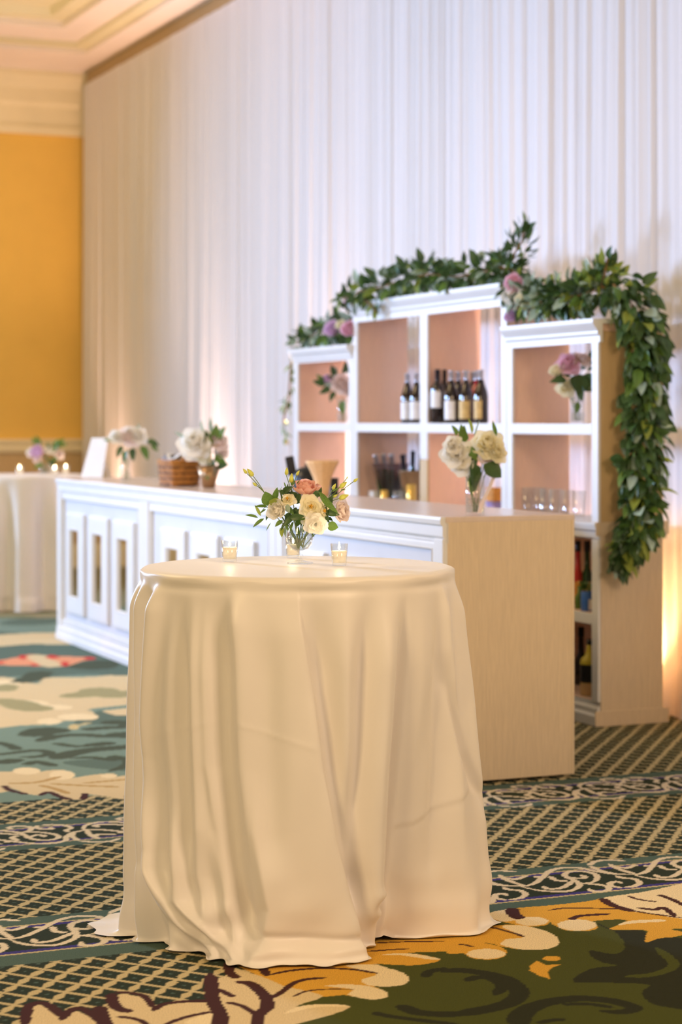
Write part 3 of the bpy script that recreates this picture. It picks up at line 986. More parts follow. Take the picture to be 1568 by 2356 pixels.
    r += ridge([(0, -46), (.67, -45.5), (.87, -42), (.95, -29), (1, -19)], .016, 4, 2.4, .6, 1, .2)
    r += ridge([(0, -32), (.67, -31.5), (.87, -24.5), (1, -22)], .010, 4, 3, .5, 1, .25)
    r -= ridge([(0, -22), (.85, -19), (.93, -14), (1, -8)], .018, 4, 2.2, .78, .99, .1)
    r += ridge([(0, -13), (.67, -12), (.87, -7.5), (.97, -11), (1, -14)], .014, 2.6, 8, .5, 1, .3)
    # breaks near the floor: the cloth kinks where it is too long
    lo = sstep(.78, .97, T)
    r += lo * .012 * np.sin(np.radians(PH * 9 + 40)) * np.sin((T - .78) * 26 + np.radians(PH * 4))
    r += .020 * np.exp(-((PH + 38) / 14) ** 2 - ((T - .90) / .045) ** 2)
    r -= .018 * np.exp(-((PH + 26) / 8) ** 2 - ((T - .93 + (PH + 26) * .003) / .03) ** 2)
    r += .022 * np.exp(-((PH - 38.5) / 4) ** 2 - ((T - .86) / .022) ** 2) + .018 * np.exp(-((PH - 38.5) / 4.5) ** 2 - ((T - .915) / .02) ** 2)
    r -= .016 * np.exp(-((PH - 38.5) / 4) ** 2 - ((T - .888) / .018) ** 2)
    r += .016 * np.exp(-((PH - 63) / 10) ** 2 - ((T - .93) / .04) ** 2)
    # long shallow creases from folding
    def crease(p0, t0, p1, t1, amp, w=.006):
        f = np.clip((PH - p0) / (p1 - p0), 0, 1)
        tt = t0 + (t1 - t0) * f
        on = sstep(0, .08, f) * (1 - sstep(.92, 1, f))
        return amp * on * np.exp(-np.abs(T - tt) / w)
    r += crease(-20, .375, 9, .445, .0016)
    r += crease(-60, .44, -25, .37, .0012)
    r += crease(45, .70, 78, .60, .0035, .02)
    r -= crease(45, .715, 78, .615, .0030, .015)
    # fine unevenness
    r += .0022 * np.sin(np.radians(PH * 23) + T * 9) * np.sin(T * 7 + np.radians(PH * 2)) * sstep(.05, .3, T)
    # the front panel is folded out into a low cuff on the floor
    cuff = sstep(-19, -13, PH) * (1 - sstep(26, 31, PH))
    r += cuff * (-.016 * np.exp(-((T - .948 - .0006 * PH) / .012) ** 2) + .022 * sstep(.950, .985, T))
    r += .012 * np.exp(-((PH + 17) / 3.5) ** 2) * sstep(.93, .98, T)
    r += .018 * np.exp(-((PH + 72) / 7) ** 2 - ((T - .95) / .05) ** 2)
    # lift of the hem over the dark gap on the right
    lift = .020 * np.exp(-((phi - 47) / 5) ** 2) + .004
    ztop = HT - .012
    Z = ztop - (ztop - np.tile(lift, (nt_, 1)) - .010) * T
    # flare softly out of the rounded table edge
    r = np.where(T < .03, RT + (r - RT) * sstep(0, .03, T), r)
    pr = np.radians(PH)
    Xs = TC.x + r * np.sin(pr)
    Ys = TC.y - r * np.cos(pr)
    rings = [np.stack([Xs[i], Ys[i], Z[i]], 1) for i in range(nt_)]
    p1 = np.radians(phi)
    # turned out lip on the floor
    rl = r[-1]
    lipw = np.interp(phi, [-180, -100, -90, -84, -78, -66, -50, -35, -22, -18, -5, 10, 25, 30, 34, 44, 52, 70, 80, 90, 180],
                     [.03, .03, .09, .125, .09, .02, .015, .02, .025, .04, .028, .026, .024, .03, .012, .0, .0, .012, .03, .03, .03])
    wav = .5 + .5 * np.sin(np.radians(phi * 29)) * np.sin(np.radians(phi * 7))
    for f, z in ((.4, .004), (.8, .0035 + .006 * wav), (1.0, .004 + .008 * wav)):
        rr = rl + lipw * f
        rings.append(np.stack([TC.x + rr * np.sin(p1), TC.y - rr * np.cos(p1), np.maximum(z, lift * .9 if f < .5 else lift * .8)], 1))
    # flat top, rounded edge
    pre = []
    for rr, z in ((.05, HT), (.15, HT), (.25, HT), (.35, HT), (.42, HT), (.446, HT), (.456, HT - .001), (.4635, HT - .004), (.468, HT - .008)):
        wv = 0 if rr < .45 else .0015 * np.sin(np.radians(phi * 17))
        pre.append(np.stack([TC.x + (rr + wv) * np.sin(p1), TC.y - (rr + wv) * np.cos(p1), np.full(nphi, z)], 1))
    rings = pre + rings
    V = np.concatenate([np.array([[TC.x, TC.y, HT]])] + rings)
    F = [(0, 1 + (k + 1) % nphi, 1 + k) for k in range(nphi)]
    for i in range(len(rings) - 1):
        a = 1 + i * nphi
        b = a + nphi
        for k in range(nphi):
            k2 = (k + 1) % nphi
            F.append((a + k, a + k2, b + k2, b + k))
    me = mesh('tablecloth', V.tolist(), F, M['cloth'], True)
    me.flip_normals()
    o = obj('tablecloth', me)
    tag(o, 'cream satin cloth reaching the floor over the tall table in the foreground', 'tablecloth', 'floor length table cloths')
cocktail_table(TC, 'tall round cocktail table under the floor length cloth in the foreground')
cloth_main()

T2 = Vector((-2.54, 16.15, 0))
def cloth_far():
    nphi, nt_ = 420, 40
    phi = np.linspace(-PI, PI, nphi, endpoint=False)
    V = [(T2.x, T2.y, HT)]
    rings = [(r_, HT) for r_ in (.2, .4, .45)]
    for r_, z in rings:
        V += [(T2.x + r_ * math.sin(a), T2.y - r_ * math.cos(a), z) for a in phi]
    for i in range(nt_):
        t = i / (nt_ - 1)
        for a in phi:
            rr = .469 + .05 * t + (.045 * math.sin(a * 9 + 1.5 * math.sin(a * 2)) + .018 * math.sin(a * 19 + 2)) * min(1, t * 2.2) + (.02 * math.sin(a * 7) if t > .9 else 0)
            z = HT - .010 - (HT - .016) * t
            V.append((T2.x + rr * math.sin(a), T2.y - rr * math.cos(a), z))
    F = [(0, 1 + k, 1 + (k + 1) % nphi) for k in range(nphi)]
    for i in range(3 + nt_ - 1):
        a = 1 + i * nphi
        for k in range(nphi):
            k2 = (k + 1) % nphi
            F.append((a + k, a + nphi + k, a + nphi + k2, a + k2))
    o = obj('tablecloth', mesh('tablecloth', V, F, M['cloth'], True))
    tag(o, 'white cloth on the far round table at the left edge of the photo', 'tablecloth', 'floor length table cloths')
cocktail_table(T2, 'far round cocktail table under white cloth, beyond the left end of the bar')
cloth_far()

# ------------------------------------------------------------------ leaves, petals, flowers
def leaf_mesh(name, ratio, m, curl=.12, fold=.10, tip=1.6, n=5):
    """leaf along +Y, one unit long, folded along its midrib"""
    vs, fs = [], []
    for i in range(n + 1):
        t = i / n
        wd = ratio * .5 * math.sin(PI * min(1, t ** (1 / tip) * .97 + .015)) ** .8 if 0 < i < n else .012
        y = t
        z = curl * (t - t * t * 1.6)
        vs += [(-wd, y, z + fold * wd), (0, y, z), (wd, y, z + fold * wd)]
    for i in range(n):
        a = i * 3
        fs += [(a, a + 1, a + 4, a + 3), (a + 1, a + 2, a + 5, a + 4)]
    return mesh(name, vs, fs, m, True)
LM = {}
def leaf(kind, mk):
    k = (kind, mk)
    if k not in LM:
        rt, cu, fo, tp = {'ovate': (.52, .14, .35, 1.5), 'lance': (.27, .2, .4, 1.2), 'round': (.86, .10, .25, 1.15), 'fern': (.12, .2, .1, 1.1)}[kind]
        LM[k] = leaf_mesh('leaf', rt, M[mk], cu, fo, tp)
    return LM[k]

def look_rot(d, roll, n=(0, -1, .3)):
    """rotation taking the leaf's length to d and its face towards n, rolled about its length"""
    d = Vector(d).normalized()
    n = Vector(n)
    n = n - d * n.dot(d)
    if n.length < .05:
        n = Vector((.3, .2, 1)) - d * d.dot(Vector((.3, .2, 1)))
    n.normalize()
    x = d.cross(n)
    return Matrix((x, d, n)).transposed().to_quaternion() @ Quaternion((0, 1, 0), roll)

def put_leaf(parent, p, d, size, kind, mk, roll=None, rnd=random, name='leaf'):
    roll = rnd.uniform(-.9, .9) if roll is None else roll
    return _pl(parent, p, d, size, kind, mk, roll, name)

def _pl(parent, p, d, size, kind, mk, roll, name, n=(0, -1, .3)):
    o = bpy.data.objects.new(name, leaf(kind, mk))
    C.objects.link(o)
    o.parent = parent
    o.location = p
    o.rotation_mode = 'QUATERNION'
    o.rotation_quaternion = look_rot(d, roll, n)
    o.scale = (size, size, size)
    return o

def petal_grid(width, cup, curl, belly, notch=.0, ns=5, nt_=5):
    vs = []
    for j in range(nt_ + 1):
        t = j / nt_
        W = math.sin(PI * (.10 + .66 * t)) ** .75 * (1 if t < .85 else 1 - (t - .85) * 1.2)
        for i in range(ns + 1):
            s = -1 + 2 * i / ns
            zz = t * (1 - .16 * s * s * t - notch * abs(s) * t)
            vs.append((belly * math.sin(PI * min(1, t * .9)) - cup * s * s * (.4 + .6 * t) + curl * t ** 3 + .03 * math.sin(s * 5 + t * 4) * t, s * .5 * width * W, zz))
    fs = [(j * (ns + 1) + i, j * (ns + 1) + i + 1, (j + 1) * (ns + 1) + i + 1, (j + 1) * (ns + 1) + i) for j in range(nt_) for i in range(ns)]
    return vs, fs

def bloom_layout(kind, seed):
    rnd = random.Random(seed)
    L = []
    if kind == 'rose':
        n = 19
        for i in range(n):
            f = i / (n - 1)
            L.append((i * 2.4, 6 + 66 * f ** 1.25 + rnd.uniform(-4, 4), .62 + .38 * f, .02 + .10 * f, 0 if f < .35 else (1 if f < .7 else 2)))
    elif kind == 'open':
        n = 15
        for i in range(n):
            f = i / (n - 1)
            L.append((i * 2.4 + rnd.uniform(-.2, .2), 28 + 52 * f ** .8 + rnd.uniform(-6, 6), .50 + .50 * f, .03 + .06 * f, 1 if f < .4 else 2))
    elif kind == 'cup':
        n = 14
        for i in range(n):
            f = i / (n - 1)
            L.append((i * 2.4, 5 + 42 * f ** 1.2 + rnd.uniform(-3, 3), .75 + .25 * f, .02 + .12 * f, 0 if f < .35 else 1))
    return L
PG = [petal_grid(.95, .30, -.10, .10), petal_grid(1.05, .20, .10, .16), petal_grid(1.10, .08, .26, .14, .05)]
PMESH = {}
def bloom_matrices(kind, seed, rad):
    out = []
    for az, tilt, ln, base, g in bloom_layout(kind, seed):
        M4 = (Matrix.Rotation(az, 4, 'Z') @ Matrix.Translation((base * rad * .5, 0, -.05 * rad)) @ Matrix.Rotation(R(tilt), 4, 'Y') @ Matrix.Scale(ln * rad, 4))
        out.append((M4, g))
    return out

def bloom_mesh(kind, mk, seed, rad=1.0):
    """a whole flower head as one mesh, for the small background flowers"""
    key = (kind, mk, seed)
    if key not in PMESH:
        mb = MB()
        for M4, g in bloom_matrices(kind, seed, 1.0):
            vs, fs = PG[g]
            mb.add([M4 @ Vector(v) for v in vs], fs)
        PMESH[key] = mb.mesh('bloom', M[mk], True)
    return PMESH[key]

def dirq(d):
    return Vector(d).normalized().to_track_quat('Z', 'Y')

def put_bloom(parent, p, d, rad, kind, mk, seed=1, name='rose'):
    o = bpy.data.objects.new(name, bloom_mesh(kind, mk, seed))
    C.objects.link(o)
    o.parent = parent
    o.location = p
    o.rotation_mode = 'QUATERNION'
    o.rotation_quaternion = dirq(d)
    o.scale = (rad * 1.3,) * 3
    return o

PET = {}
def hero_flower(name, label, cat, p, d, rad, kind, mk, seed, foot, centre=True):
    """one flower: every petal an object, a green calyx and a stem down into the vase"""
    t = thing(name, label, cat, p)
    rad *= 1.5
    q = dirq(d)
    for M4, g in bloom_matrices(kind, seed, rad):
        key = (g, mk)
        if key not in PET:
            PET[key] = mesh('petal', *petal_fine(g), M[mk], True)
        o = bpy.data.objects.new('petal', PET[key])
        C.objects.link(o)
        o.parent = t
        m4 = q.to_matrix().to_4x4() @ M4
        loc, rq, sc = m4.decompose()
        o.location = loc
        o.rotation_mode = 'QUATERNION'
        o.rotation_quaternion = rq
        o.scale = sc
    if centre:
        mb = MB()
        for i in range(12):
            a = i * 2.4
            rr = .03 + .10 * (i / 12)
            mb.tube([Vector((rr * .5 * math.cos(a), rr * .5 * math.sin(a), .05)) * rad, Vector((rr * math.cos(a), rr * math.sin(a), .36)) * rad, Vector((rr * 1.5 * math.cos(a), rr * 1.5 * math.sin(a), .42)) * rad], .018 * rad, 4, .045 * rad)
        o = mb.obj('stamens', M['pollen'], t)
        o.rotation_mode = 'QUATERNION'
        o.rotation_quaternion = q
    back = q @ Vector((0, 0, -1))
    f = Vector(foot) - Vector(p)
    mid = back * rad * 1.2 + Vector((0, 0, -.005))
    MB().tube(bez(back * rad * .1, mid, f, 10), .0017, 6).obj('stem', M['stem'], t, True)
    mb = MB().lathe([(0, -.22), (.10, -.2), (.16, -.08), (.10, .03)], 8)
    mb.v = [q @ (v * rad) for v in mb.v]
    mb.obj('calyx', M['stem'], t, True)
    return t

def petal_fine(g):
    a = [(.95, .30, -.10, .10), (1.05, .20, .10, .16), (1.10, .08, .26, .14, .05)][g]
    return petal_grid(*a, ns=6, nt_=6) if len(a) < 5 else petal_grid(*a, ns=6, nt_=6)

def hb(x, y, dy=0.0):
    return at(550 + x / 5.6, 1060 + y / 5.6, 6.075 + dy)

VB = Vector((-.1245, 6.075, HT))     # foot of the goblet vase
def goblet():
    t = thing('goblet_vase', 'footed clear glass goblet vase holding the bouquet on the foreground table', 'vase', VB)
    out = [(0, .0005), (.0385, .0005), (.0405, .002), (.038, .0045), (.018, .008), (.0075, .013), (.006, .018), (.0088, .022), (.0095, .026), (.0072, .030), (.006, .034), (.010, .037), (.024, .044), (.035, .058), (.0395, .076), (.038, .095), (.0335, .110), (.032, .117)]
    inn = [(.0305, .117), (.032, .109), (.0365, .095), (.0375, .076), (.033, .059), (.022, .046), (.008, .0405), (0, .040)]
    MB().lathe(out + inn, 48).obj('bowl', M['glass'], t, True)
    MB().lathe([(0, .0408), (.0078, .0413), (.0217, .0466), (.0327, .0592), (.0372, .076), (.0366, .088), (0, .088)], 40).obj('water', M['water'], t, True)
    return t
goblet()
def foot(i):
    a = i * 2.1
    r = .006 + .010 * ((i * 37 % 10) / 10)
    return VB + Vector((r * math.cos(a), r * math.sin(a), .0465 + .001 * (i % 4)))
hero_flower('rose', 'peach pink rose at the top centre of the goblet bouquet', 'flower', hb(845, 425, -.005), (.10, -.35, 1), .036, 'cup', 'peach', 3, foot(1), False)
hero_flower('lisianthus', 'cream open flower with golden centre facing front in the goblet bouquet', 'flower', hb(920, 595, -.045), (.05, -1, .12), .0275, 'open', 'cream', 5, foot(2))
hero_flower('lisianthus', 'cream flower half hidden right of the open one in the goblet bouquet', 'flower', hb(1065, 650, -.03), (.75, -.8, .15), .0225, 'open', 'cream', 6, foot(3))
hero_flower('lisianthus', 'lowest cream flower hanging over the rim of the goblet', 'flower', hb(985, 820, -.05), (.15, -1, -.35), .027, 'open', 'ivory', 7, foot(4), False)
hero_flower('lisianthus', 'cream flower just above the lowest one, over the goblet rim', 'flower', hb(930, 745, -.035), (-.1, -.9, .1), .0235, 'open', 'cream', 8, foot(5), False)
hero_flower('lisianthus', 'small cream flower with golden centre, upper left in the goblet bouquet', 'flower', hb(625, 510, -.03), (-.25, -.8, .75), .0195, 'open', 'cream', 9, foot(6))
hero_flower('rose', 'large ivory rose facing left on the left side of the goblet bouquet', 'flower', hb(520, 650, -.025), (-.55, -.9, .25), .0285, 'cup', 'ivory', 10, foot(7), False)
hero_flower('rose', 'pale blush rose at the far right of the goblet bouquet behind a leaf', 'flower', hb(1235, 655, .01), (.8, -.5, .1), .034, 'cup', 'blush', 11, foot(8), False)

def bud_stem(label, pts_buds, base, foot_i, leaves=()):
    """a stem with slim closed buds"""
    t = thing('bud_stem', label, 'flower', base, group='budding stems in the goblet bouquet')
    f = foot(foot_i) - base
    MB().tube(bez((0, 0, 0), f * .5 + Vector((0, -.006, .008)), f, 8), .0014, 5).obj('stem', M['stem'], t, True)
    for (p, ln, d) in pts_buds:
        p = p - base
        d = Vector(d).normalized()
        MB().tube(bez((0, 0, 0), p * .5 + Vector((0, 0, .004)), p, 8), .0012, 5).obj('stem', M['stem'], t, True)
        mb = MB().lathe([(0, 0), (.15, .05), (.25, .25), (.22, .55), (.09, .88), (0, 1)], 8)
        mb.v = [v * ln * 1.15 for v in mb.v]
        o = mb.obj('bud', M['bud'], t, True)
        o.location = p
        o.rotation_mode = 'QUATERNION'
        o.rotation_quaternion = dirq(d)
        for k in range(3):
            a = k * 2.1 + ln * 100
            _pl(t, p, d + .5 * Vector((math.cos(a), -.3, math.sin(a))), ln * .55, 'lance', 'leafmid', .3, 'sepal')
    for (p, d, s, kd, mk) in leaves:
        _pl(t, p - base, d, s, kd, mk, random.uniform(-.5, .5), 'leaf')
    return t
bud_stem('long stem with yellow green buds reaching upper left out of the goblet bouquet',
         [(hb(180, 200), .026, (-.6, 0, .75)), (hb(100, 165), .017, (-.5, 0, .6)), (hb(225, 325), .015, (-.6, 0, .5))], hb(330, 420), 9)
bud_stem('upright stem with yellow green buds above the peach rose, left of centre',
         [(hb(605, 185), .021, (.1, 0, 1)), (hb(665, 285), .026, (.1, 0, 1)), (hb(735, 190), .016, (.5, 0, .8))], hb(680, 430), 10,
         [(hb(690, 330), (.1, 0, 1), .022, 'ovate', 'leafmid'), (hb(750, 330), (.3, 0, 1), .02, 'ovate', 'leafmid'), (hb(600, 350), (-.3, 0, 1), .018, 'lance', 'leafmid'), (hb(780, 330), (.4, 0, .8), .013, 'lance', 'leafmid')])
bud_stem('long stem with yellow green buds reaching upper right out of the goblet bouquet',
         [(hb(1470, 270), .016, (.85, 0, .6)), (hb(1290, 350), .026, (.75, 0, .6)), (hb(1280, 490), .029, (.9, 0, .35)), (hb(1385, 230), .007, (.3, 0, .8)), (hb(1200, 370), .018, (.4, 0, .7)), (hb(1210, 470), .014, (.5, 0, .3))], hb(1120, 560), 11,
         [(hb(1200, 400), (.7, 0, .5), .02, 'lance', 'leafmid'), (hb(1180, 470), (.6, 0, .6), .02, 'lance', 'leafmid'), (hb(1300, 380), (.8, 0, .1), .018, 'lance', 'leafmid'), (hb(1160, 520), (.5, 0, .8), .022, 'lance', 'leafmid')])

def sprig(label, base, pts, foot_i, leaves, stemm='stem', grp='leafy sprigs in the goblet bouquet'):
    t = thing('leafy_sprig', label, 'sprig', base, group=grp)
    f = foot(foot_i) - base
    MB().tube(bez((0, 0, 0), f * .5 + Vector((0, -.008, .012)), f, 8), .0013, 5).obj('stem', M[stemm], t, True)
    if len(pts) > 1:
        MB().tube([p - base for p in pts], .0009, 5).obj('twig', M['stem'], t, True)
    for (x, y, dy, dx, dz, s, kd, mk, roll) in leaves:
        _pl(t, hb(x, y, dy) - base, (dx, random.uniform(-.25, -.05), dz), s * 1.25, kd, mk, roll, 'leaf')
    return t
u1 = .2350
sprig('leafy sprig with slim pointed leaves hanging out left of the goblet bouquet', hb(390, 640, .0), [hb(400, 610), hb(330, 600), hb(250, 660), hb(290, 735), hb(400, 740)][:2] + [hb(280, 660)], 12,
      [(360, 590, -.01, -1, .05, .030, 'lance', 'leafmid', .2), (345, 625, -.01, -.8, -.5, .019, 'lance', 'leafmid', .3), (275, 710, -.01, -.5, 1.0, .030, 'lance', 'leaflime', .1),
       (240, 735, -.01, -1, .30, .031, 'lance', 'leafmid', .4), (320, 745, -.01, -.9, -.65, .034, 'lance', 'leafmid', .2), (400, 620, -.01, -.4, -1, .030, 'lance', 'leafdark', .1),
       (405, 800, -.01, -.6, -1, .022, 'fern', 'leafmid', .1)])
sprig('broad round green leaf pair at the upper left of the goblet bouquet', hb(430, 540, .0), [hb(430, 540)], 13,
      [(385, 585, -.02, -.25, 1, .037, 'round', 'leafmid', .1), (440, 500, -.02, .35, 1, .031, 'ovate', 'leafmid', .5), (380, 560, -.03, .9, .55, .028, 'ovate', 'leaflime', .4),
       (540, 560, -.03, -.05, 1, .036, 'lance', 'leafdark', 1.1), (500, 420, -.02, .35, .6, .02, 'fern', 'leafsage', .3), (640, 445, .0, -.75, .35, .03, 'ovate', 'leafdark', .2), (560, 400, .0, .6, .3, .03, 'ovate', 'leafdark', .2)])
sprig('dark folded leaf slanting down across the right side of the goblet bouquet', hb(1030, 420, -.02), [hb(1030, 420, -.02)], 14,
      [(1035, 400, -.045, .62, -.78, .066, 'lance', 'leafmid', .5), (1040, 420, -.035, -.9, -.1, .018, 'round', 'leafdark', .1), (1120, 650, -.03, .9, -.25, .034, 'ovate', 'leafdark', .3), (1100, 560, -.02, .2, -1, .048, 'ovate', 'leafdark', .9)])
sprig('round green leaves low on the right of the goblet bouquet', hb(1120, 830, -.01), [hb(1120, 830, -.01)], 15,
      [(1130, 830, -.03, 1, -.20, .028, 'round', 'leafmid', .15), (1120, 840, -.02, -.5, -.4, .018, 'ovate', 'leafmid', .3), (1150, 730, -.01, .5, -.4, .014, 'ovate', 'leafdark', .3)])
sprig('dark green leaves in the middle of the goblet bouquet over the rim', hb(700, 740, -.03), [hb(700, 740, -.03)], 16,
      [(660, 740, -.05, .9, .15, .034, 'ovate', 'leafdark', .2), (640, 590, -.04, .5, -.9, .024, 'ovate', 'leafmid', .6), (730, 600, -.02, -.1, -1, .034, 'ovate', 'leafdark', .2), (740, 560, -.01, .3, 1, .03, 'ovate', 'leafdark', .2),
       (620, 560, -.045, .2, -1, .022, 'round', 'leafsage', .8), (700, 720, -.04, -.8, -.75, .032, 'ovate', 'leafdark', .3), (780, 760, -.04, .7, .15, .018, 'lance', 'leafmid', .3), (700, 780, -.03, -.3, -.8, .026, 'lance', 'leafmid', .3)])
sprig('dark leaves filling the middle of the goblet bouquet between the flowers', hb(760, 640, .01), [hb(760, 640, .01)], 18,
      [(700, 560, .0, -.3, 1, .032, 'ovate', 'leafdark', .1), (770, 620, .0, -.2, -1, .032, 'ovate', 'leafdark', .2), (760, 480, .0, -.8, .5, .030, 'ovate', 'leafdark', .2), (650, 660, -.01, -.2, -1, .034, 'ovate', 'leafdark', .3),
       (820, 720, .0, -.5, -.7, .032, 'ovate', 'leafmid', .2), (1000, 470, .0, .3, .7, .028, 'ovate', 'leafdark', .2), (1130, 600, .0, .4, .9, .032, 'ovate', 'leafdark', .2), (480, 560, .0, -.6, .7, .030, 'ovate', 'leafdark', .2),
       (840, 800, -.01, -.2, -1, .024, 'lance', 'leafmid', .2), (600, 430, .0, .2, .9, .026, 'lance', 'leafdark', .2), (900, 860, .0, .5, -1, .026, 'lance', 'leafmid', .4), (760, 850, -.005, .1, -1, .028, 'lance', 'leafmid', .4)])
sprig('leaves drooping at the lower left of the goblet bouquet', hb(600, 770, -.01), [hb(600, 770, -.01)], 17,
      [(615, 775, -.03, -.7, -1, .028, 'lance', 'leafdark', .2), (560, 850, -.03, -.12, -1, .026, 'ovate', 'leaflime', .5), (610, 780, -.03, .1, -1, .024, 'lance', 'leafmid', .3), (560, 770, -.03, -.8, -.6, .024, 'ovate', 'leafmid', .3),
       (720, 690, -.03, -.9, -.4, .022, 'lance', 'leafdark', .4), (620, 830, -.02, -.2, -1, .03, 'ovate', 'leafsage', .9)])

# ------------------------------------------------------------------ votive candles
def votive(loc, label, group, s=1.0, lit=1.0):
    t = thing('votive_candle', label, 'candle', loc, 0, group)
    MB().lathe([(0, .0005), (.0205, .0005), (.0215, .003), (.0262, .066), (.0245, .066), (.0205, .009), (0, .008)], 32).obj('glass_cup', M['glass'], t, True)
    MB().lathe([(0, .0085), (.0200, .0095), (.0232, .044), (.021, .0455), (.006, .043), (0, .043)], 28).obj('wax', M['wax'], t, True)
    MB().lathe([(0, .043), (.0006, .043), (.0006, .050), (0, .050)], 6).obj('wick', M['dark'], t)
    MB().lathe([(0, .047), (.0030, .051), (.0036, .056), (.0022, .063), (0, .072)], 12).obj('flame', M['flame'], t, True)
    l = bpy.data.lights.new('candle_light', 'POINT')
    l.energy = .15 * lit
    l.color = (1, .78, .52)
    l.shadow_soft_size = .006
    o = bpy.data.objects.new('candle_light', l)
    link(o, t)
    o.location = (0, 0, .0765)
    t.scale = (s,) * 3
    return t
def on_table(u, v):
    Y = (EYE - HT) * FPX / (v - VH)
    p = at(u, v, Y)
    p.z = HT + .0005
    return p
gv = 'lit votive candles on the foreground table'
votive(on_table(528, 1293), 'lit votive candle left of the goblet vase on the foreground table', gv)
votive(on_table(674, 1284), 'lit votive candle behind the goblet vase on the foreground table', gv, .95)
votive(on_table(780, 1302), 'lit votive candle right of the goblet vase on the foreground table', gv)
gf = 'lit votive candles on the far table'
for u, y, lb in ((45, -.25, 'leftmost lit votive candle on the far round table at left'), (126, -.30, 'middle lit votive candle on the far round table at left'), (151, .05, 'lit votive candle nearest the bar on the far round table')):
    Y = T2.y + y
    votive(Vector(((u - 784) / FPX * Y, Y, HT + .0005)), lb, gf, 1.15, 2)

# ------------------------------------------------------------------ background bouquets
def bouquet(label, P, blooms, leaves, stems_to, seed=1, group='small bouquets standing along the bar and shelves', fill=0, fillr=.07, fillc=(0, .10), fm=('leafdark', 'leafmid')):
    """P is where the stems stand; blooms (dx, dz, r, kind, colour), leaves (dx, dz, ddx, ddz, size, kind, mat) in metres across and up"""
    rnd = random.Random(seed)
    t = thing('bouquet', label, 'bouquet', P, 0, group)
    for i, (dx, dz, r, kd, mk) in enumerate(blooms):
        put_bloom(t, (dx, -.02 - rnd.uniform(0, .03), dz), (dx * 3 + rnd.uniform(-.2, .2), -1, .35 + (dz - .15) * 2), r, kd, mk, seed % 3 + i % 2, 'rose' if kd == 'cup' else 'bloom')
        MB().tube(bez((dx, -.01, dz), (dx * .3, 0, dz * .6), (rnd.uniform(-.012, .012), rnd.uniform(-.01, .01), stems_to), 6), .0022, 5).obj('stem', M['stem'], t, True)
    for (dx, dz, ddx, ddz, s, kd, mk) in leaves:
        _pl(t, (dx, rnd.uniform(-.055, -.01), dz), (ddx, rnd.uniform(-.4, .1), ddz), s * 1.3, kd, mk, rnd.uniform(-.6, .6), 'leaf')
    for i in range(fill):
        a = rnd.uniform(0, 2 * PI)
        rr = fillr * rnd.uniform(.3, 1)
        p = Vector((fillc[0] + rr * math.cos(a), rnd.uniform(-.05, .04), fillc[1] + rr * math.sin(a) * .9))
        _pl(t, p, (math.cos(a), rnd.uniform(-.6, .3), math.sin(a) + .1), rnd.uniform(.03, .055), rnd.choice(('ovate', 'ovate', 'lance', 'round')), rnd.choice(fm), rnd.uniform(-.8, .8), 'leaf')
    return t

def cylinder_vase(loc, r, h, label, water=.5, mk='glass', flare=0, group='glass vases on the bar and shelves', name='vase'):
    t = thing(name, label, 'vase', loc, 0, group)
    MB().lathe([(0, .0005), (r, .0005), (r + flare, h), (r + flare - .003, h), (r - .003, .012), (0, .012)], 32).obj('glass_body', M[mk], t, True)
    if water:
        f = flare * water
        MB().lathe([(0, .0125), (r - .0035, .0125), (r + f - .0035, h * water), (0, h * water)], 28).obj('water', M['water'], t, True)
    return t

# near bouquet on the bar, right of the middle
P = bar(.194, .10, HB + .0005)
cylinder_vase(P, .040, .165, 'clear cylinder vase of water near the beige end of the bar', .42)
s = 8.36 / FPX
def px(cx, cy, k=s):
    return lambda u, v: ((u - cx) * k, (cy - v) * k)
g = px(1092, 1185)
bouquet('bouquet of big white and cream blooms in the vase near the beige bar end', P + Vector((0, 0, .014)),
        [(*g(1048, 1052), .058, 'rose', 'ivory'), (*g(1062, 1078), .045, 'rose', 'ivory'), (*g(1040, 1030), .035, 'rose', 'ivory'), (*g(1120, 1032), .060, 'rose', 'cream'), (*g(1138, 1050), .040, 'rose', 'cream'), (*g(1118, 1062), .032, 'rose', 'blush')],
        [(*g(1060, 1020), .2, 1, .05, 'ovate', 'leafmid'), (*g(1070, 1025), -.3, 1, .06, 'ovate', 'leafmid'), (*g(1050, 1010), -.5, 1, .04, 'ovate', 'leafmid'), (*g(1090, 1010), .3, 1, .05, 'fern', 'leafsage'), (*g(1085, 1005), -.2, 1, .05, 'lance', 'leaflime'),
         (*g(1080, 1050), .3, -1, .06, 'ovate', 'leafdark'), (*g(1100, 1040), .8, -.1, .05, 'ovate', 'leafmid'), (*g(1085, 1070), .1, -1, .09, 'ovate', 'leafdark'), (*g(1110, 1075), .7, -.5, .07, 'round', 'leafdark'), (*g(1100, 1085), -.5, -1, .06, 'ovate', 'leafdark'),
         (*g(1095, 1060), .9, .5, .06, 'ovate', 'leafdark'), (*g(1140, 1010), -.3, 1, .05, 'lance', 'leafmid'), (*g(1070, 1035), .6, -.7, .06, 'ovate', 'leafmid'), (*g(1085, 1090), .0, -1, .08, 'ovate', 'leafmid')], .0, 4)
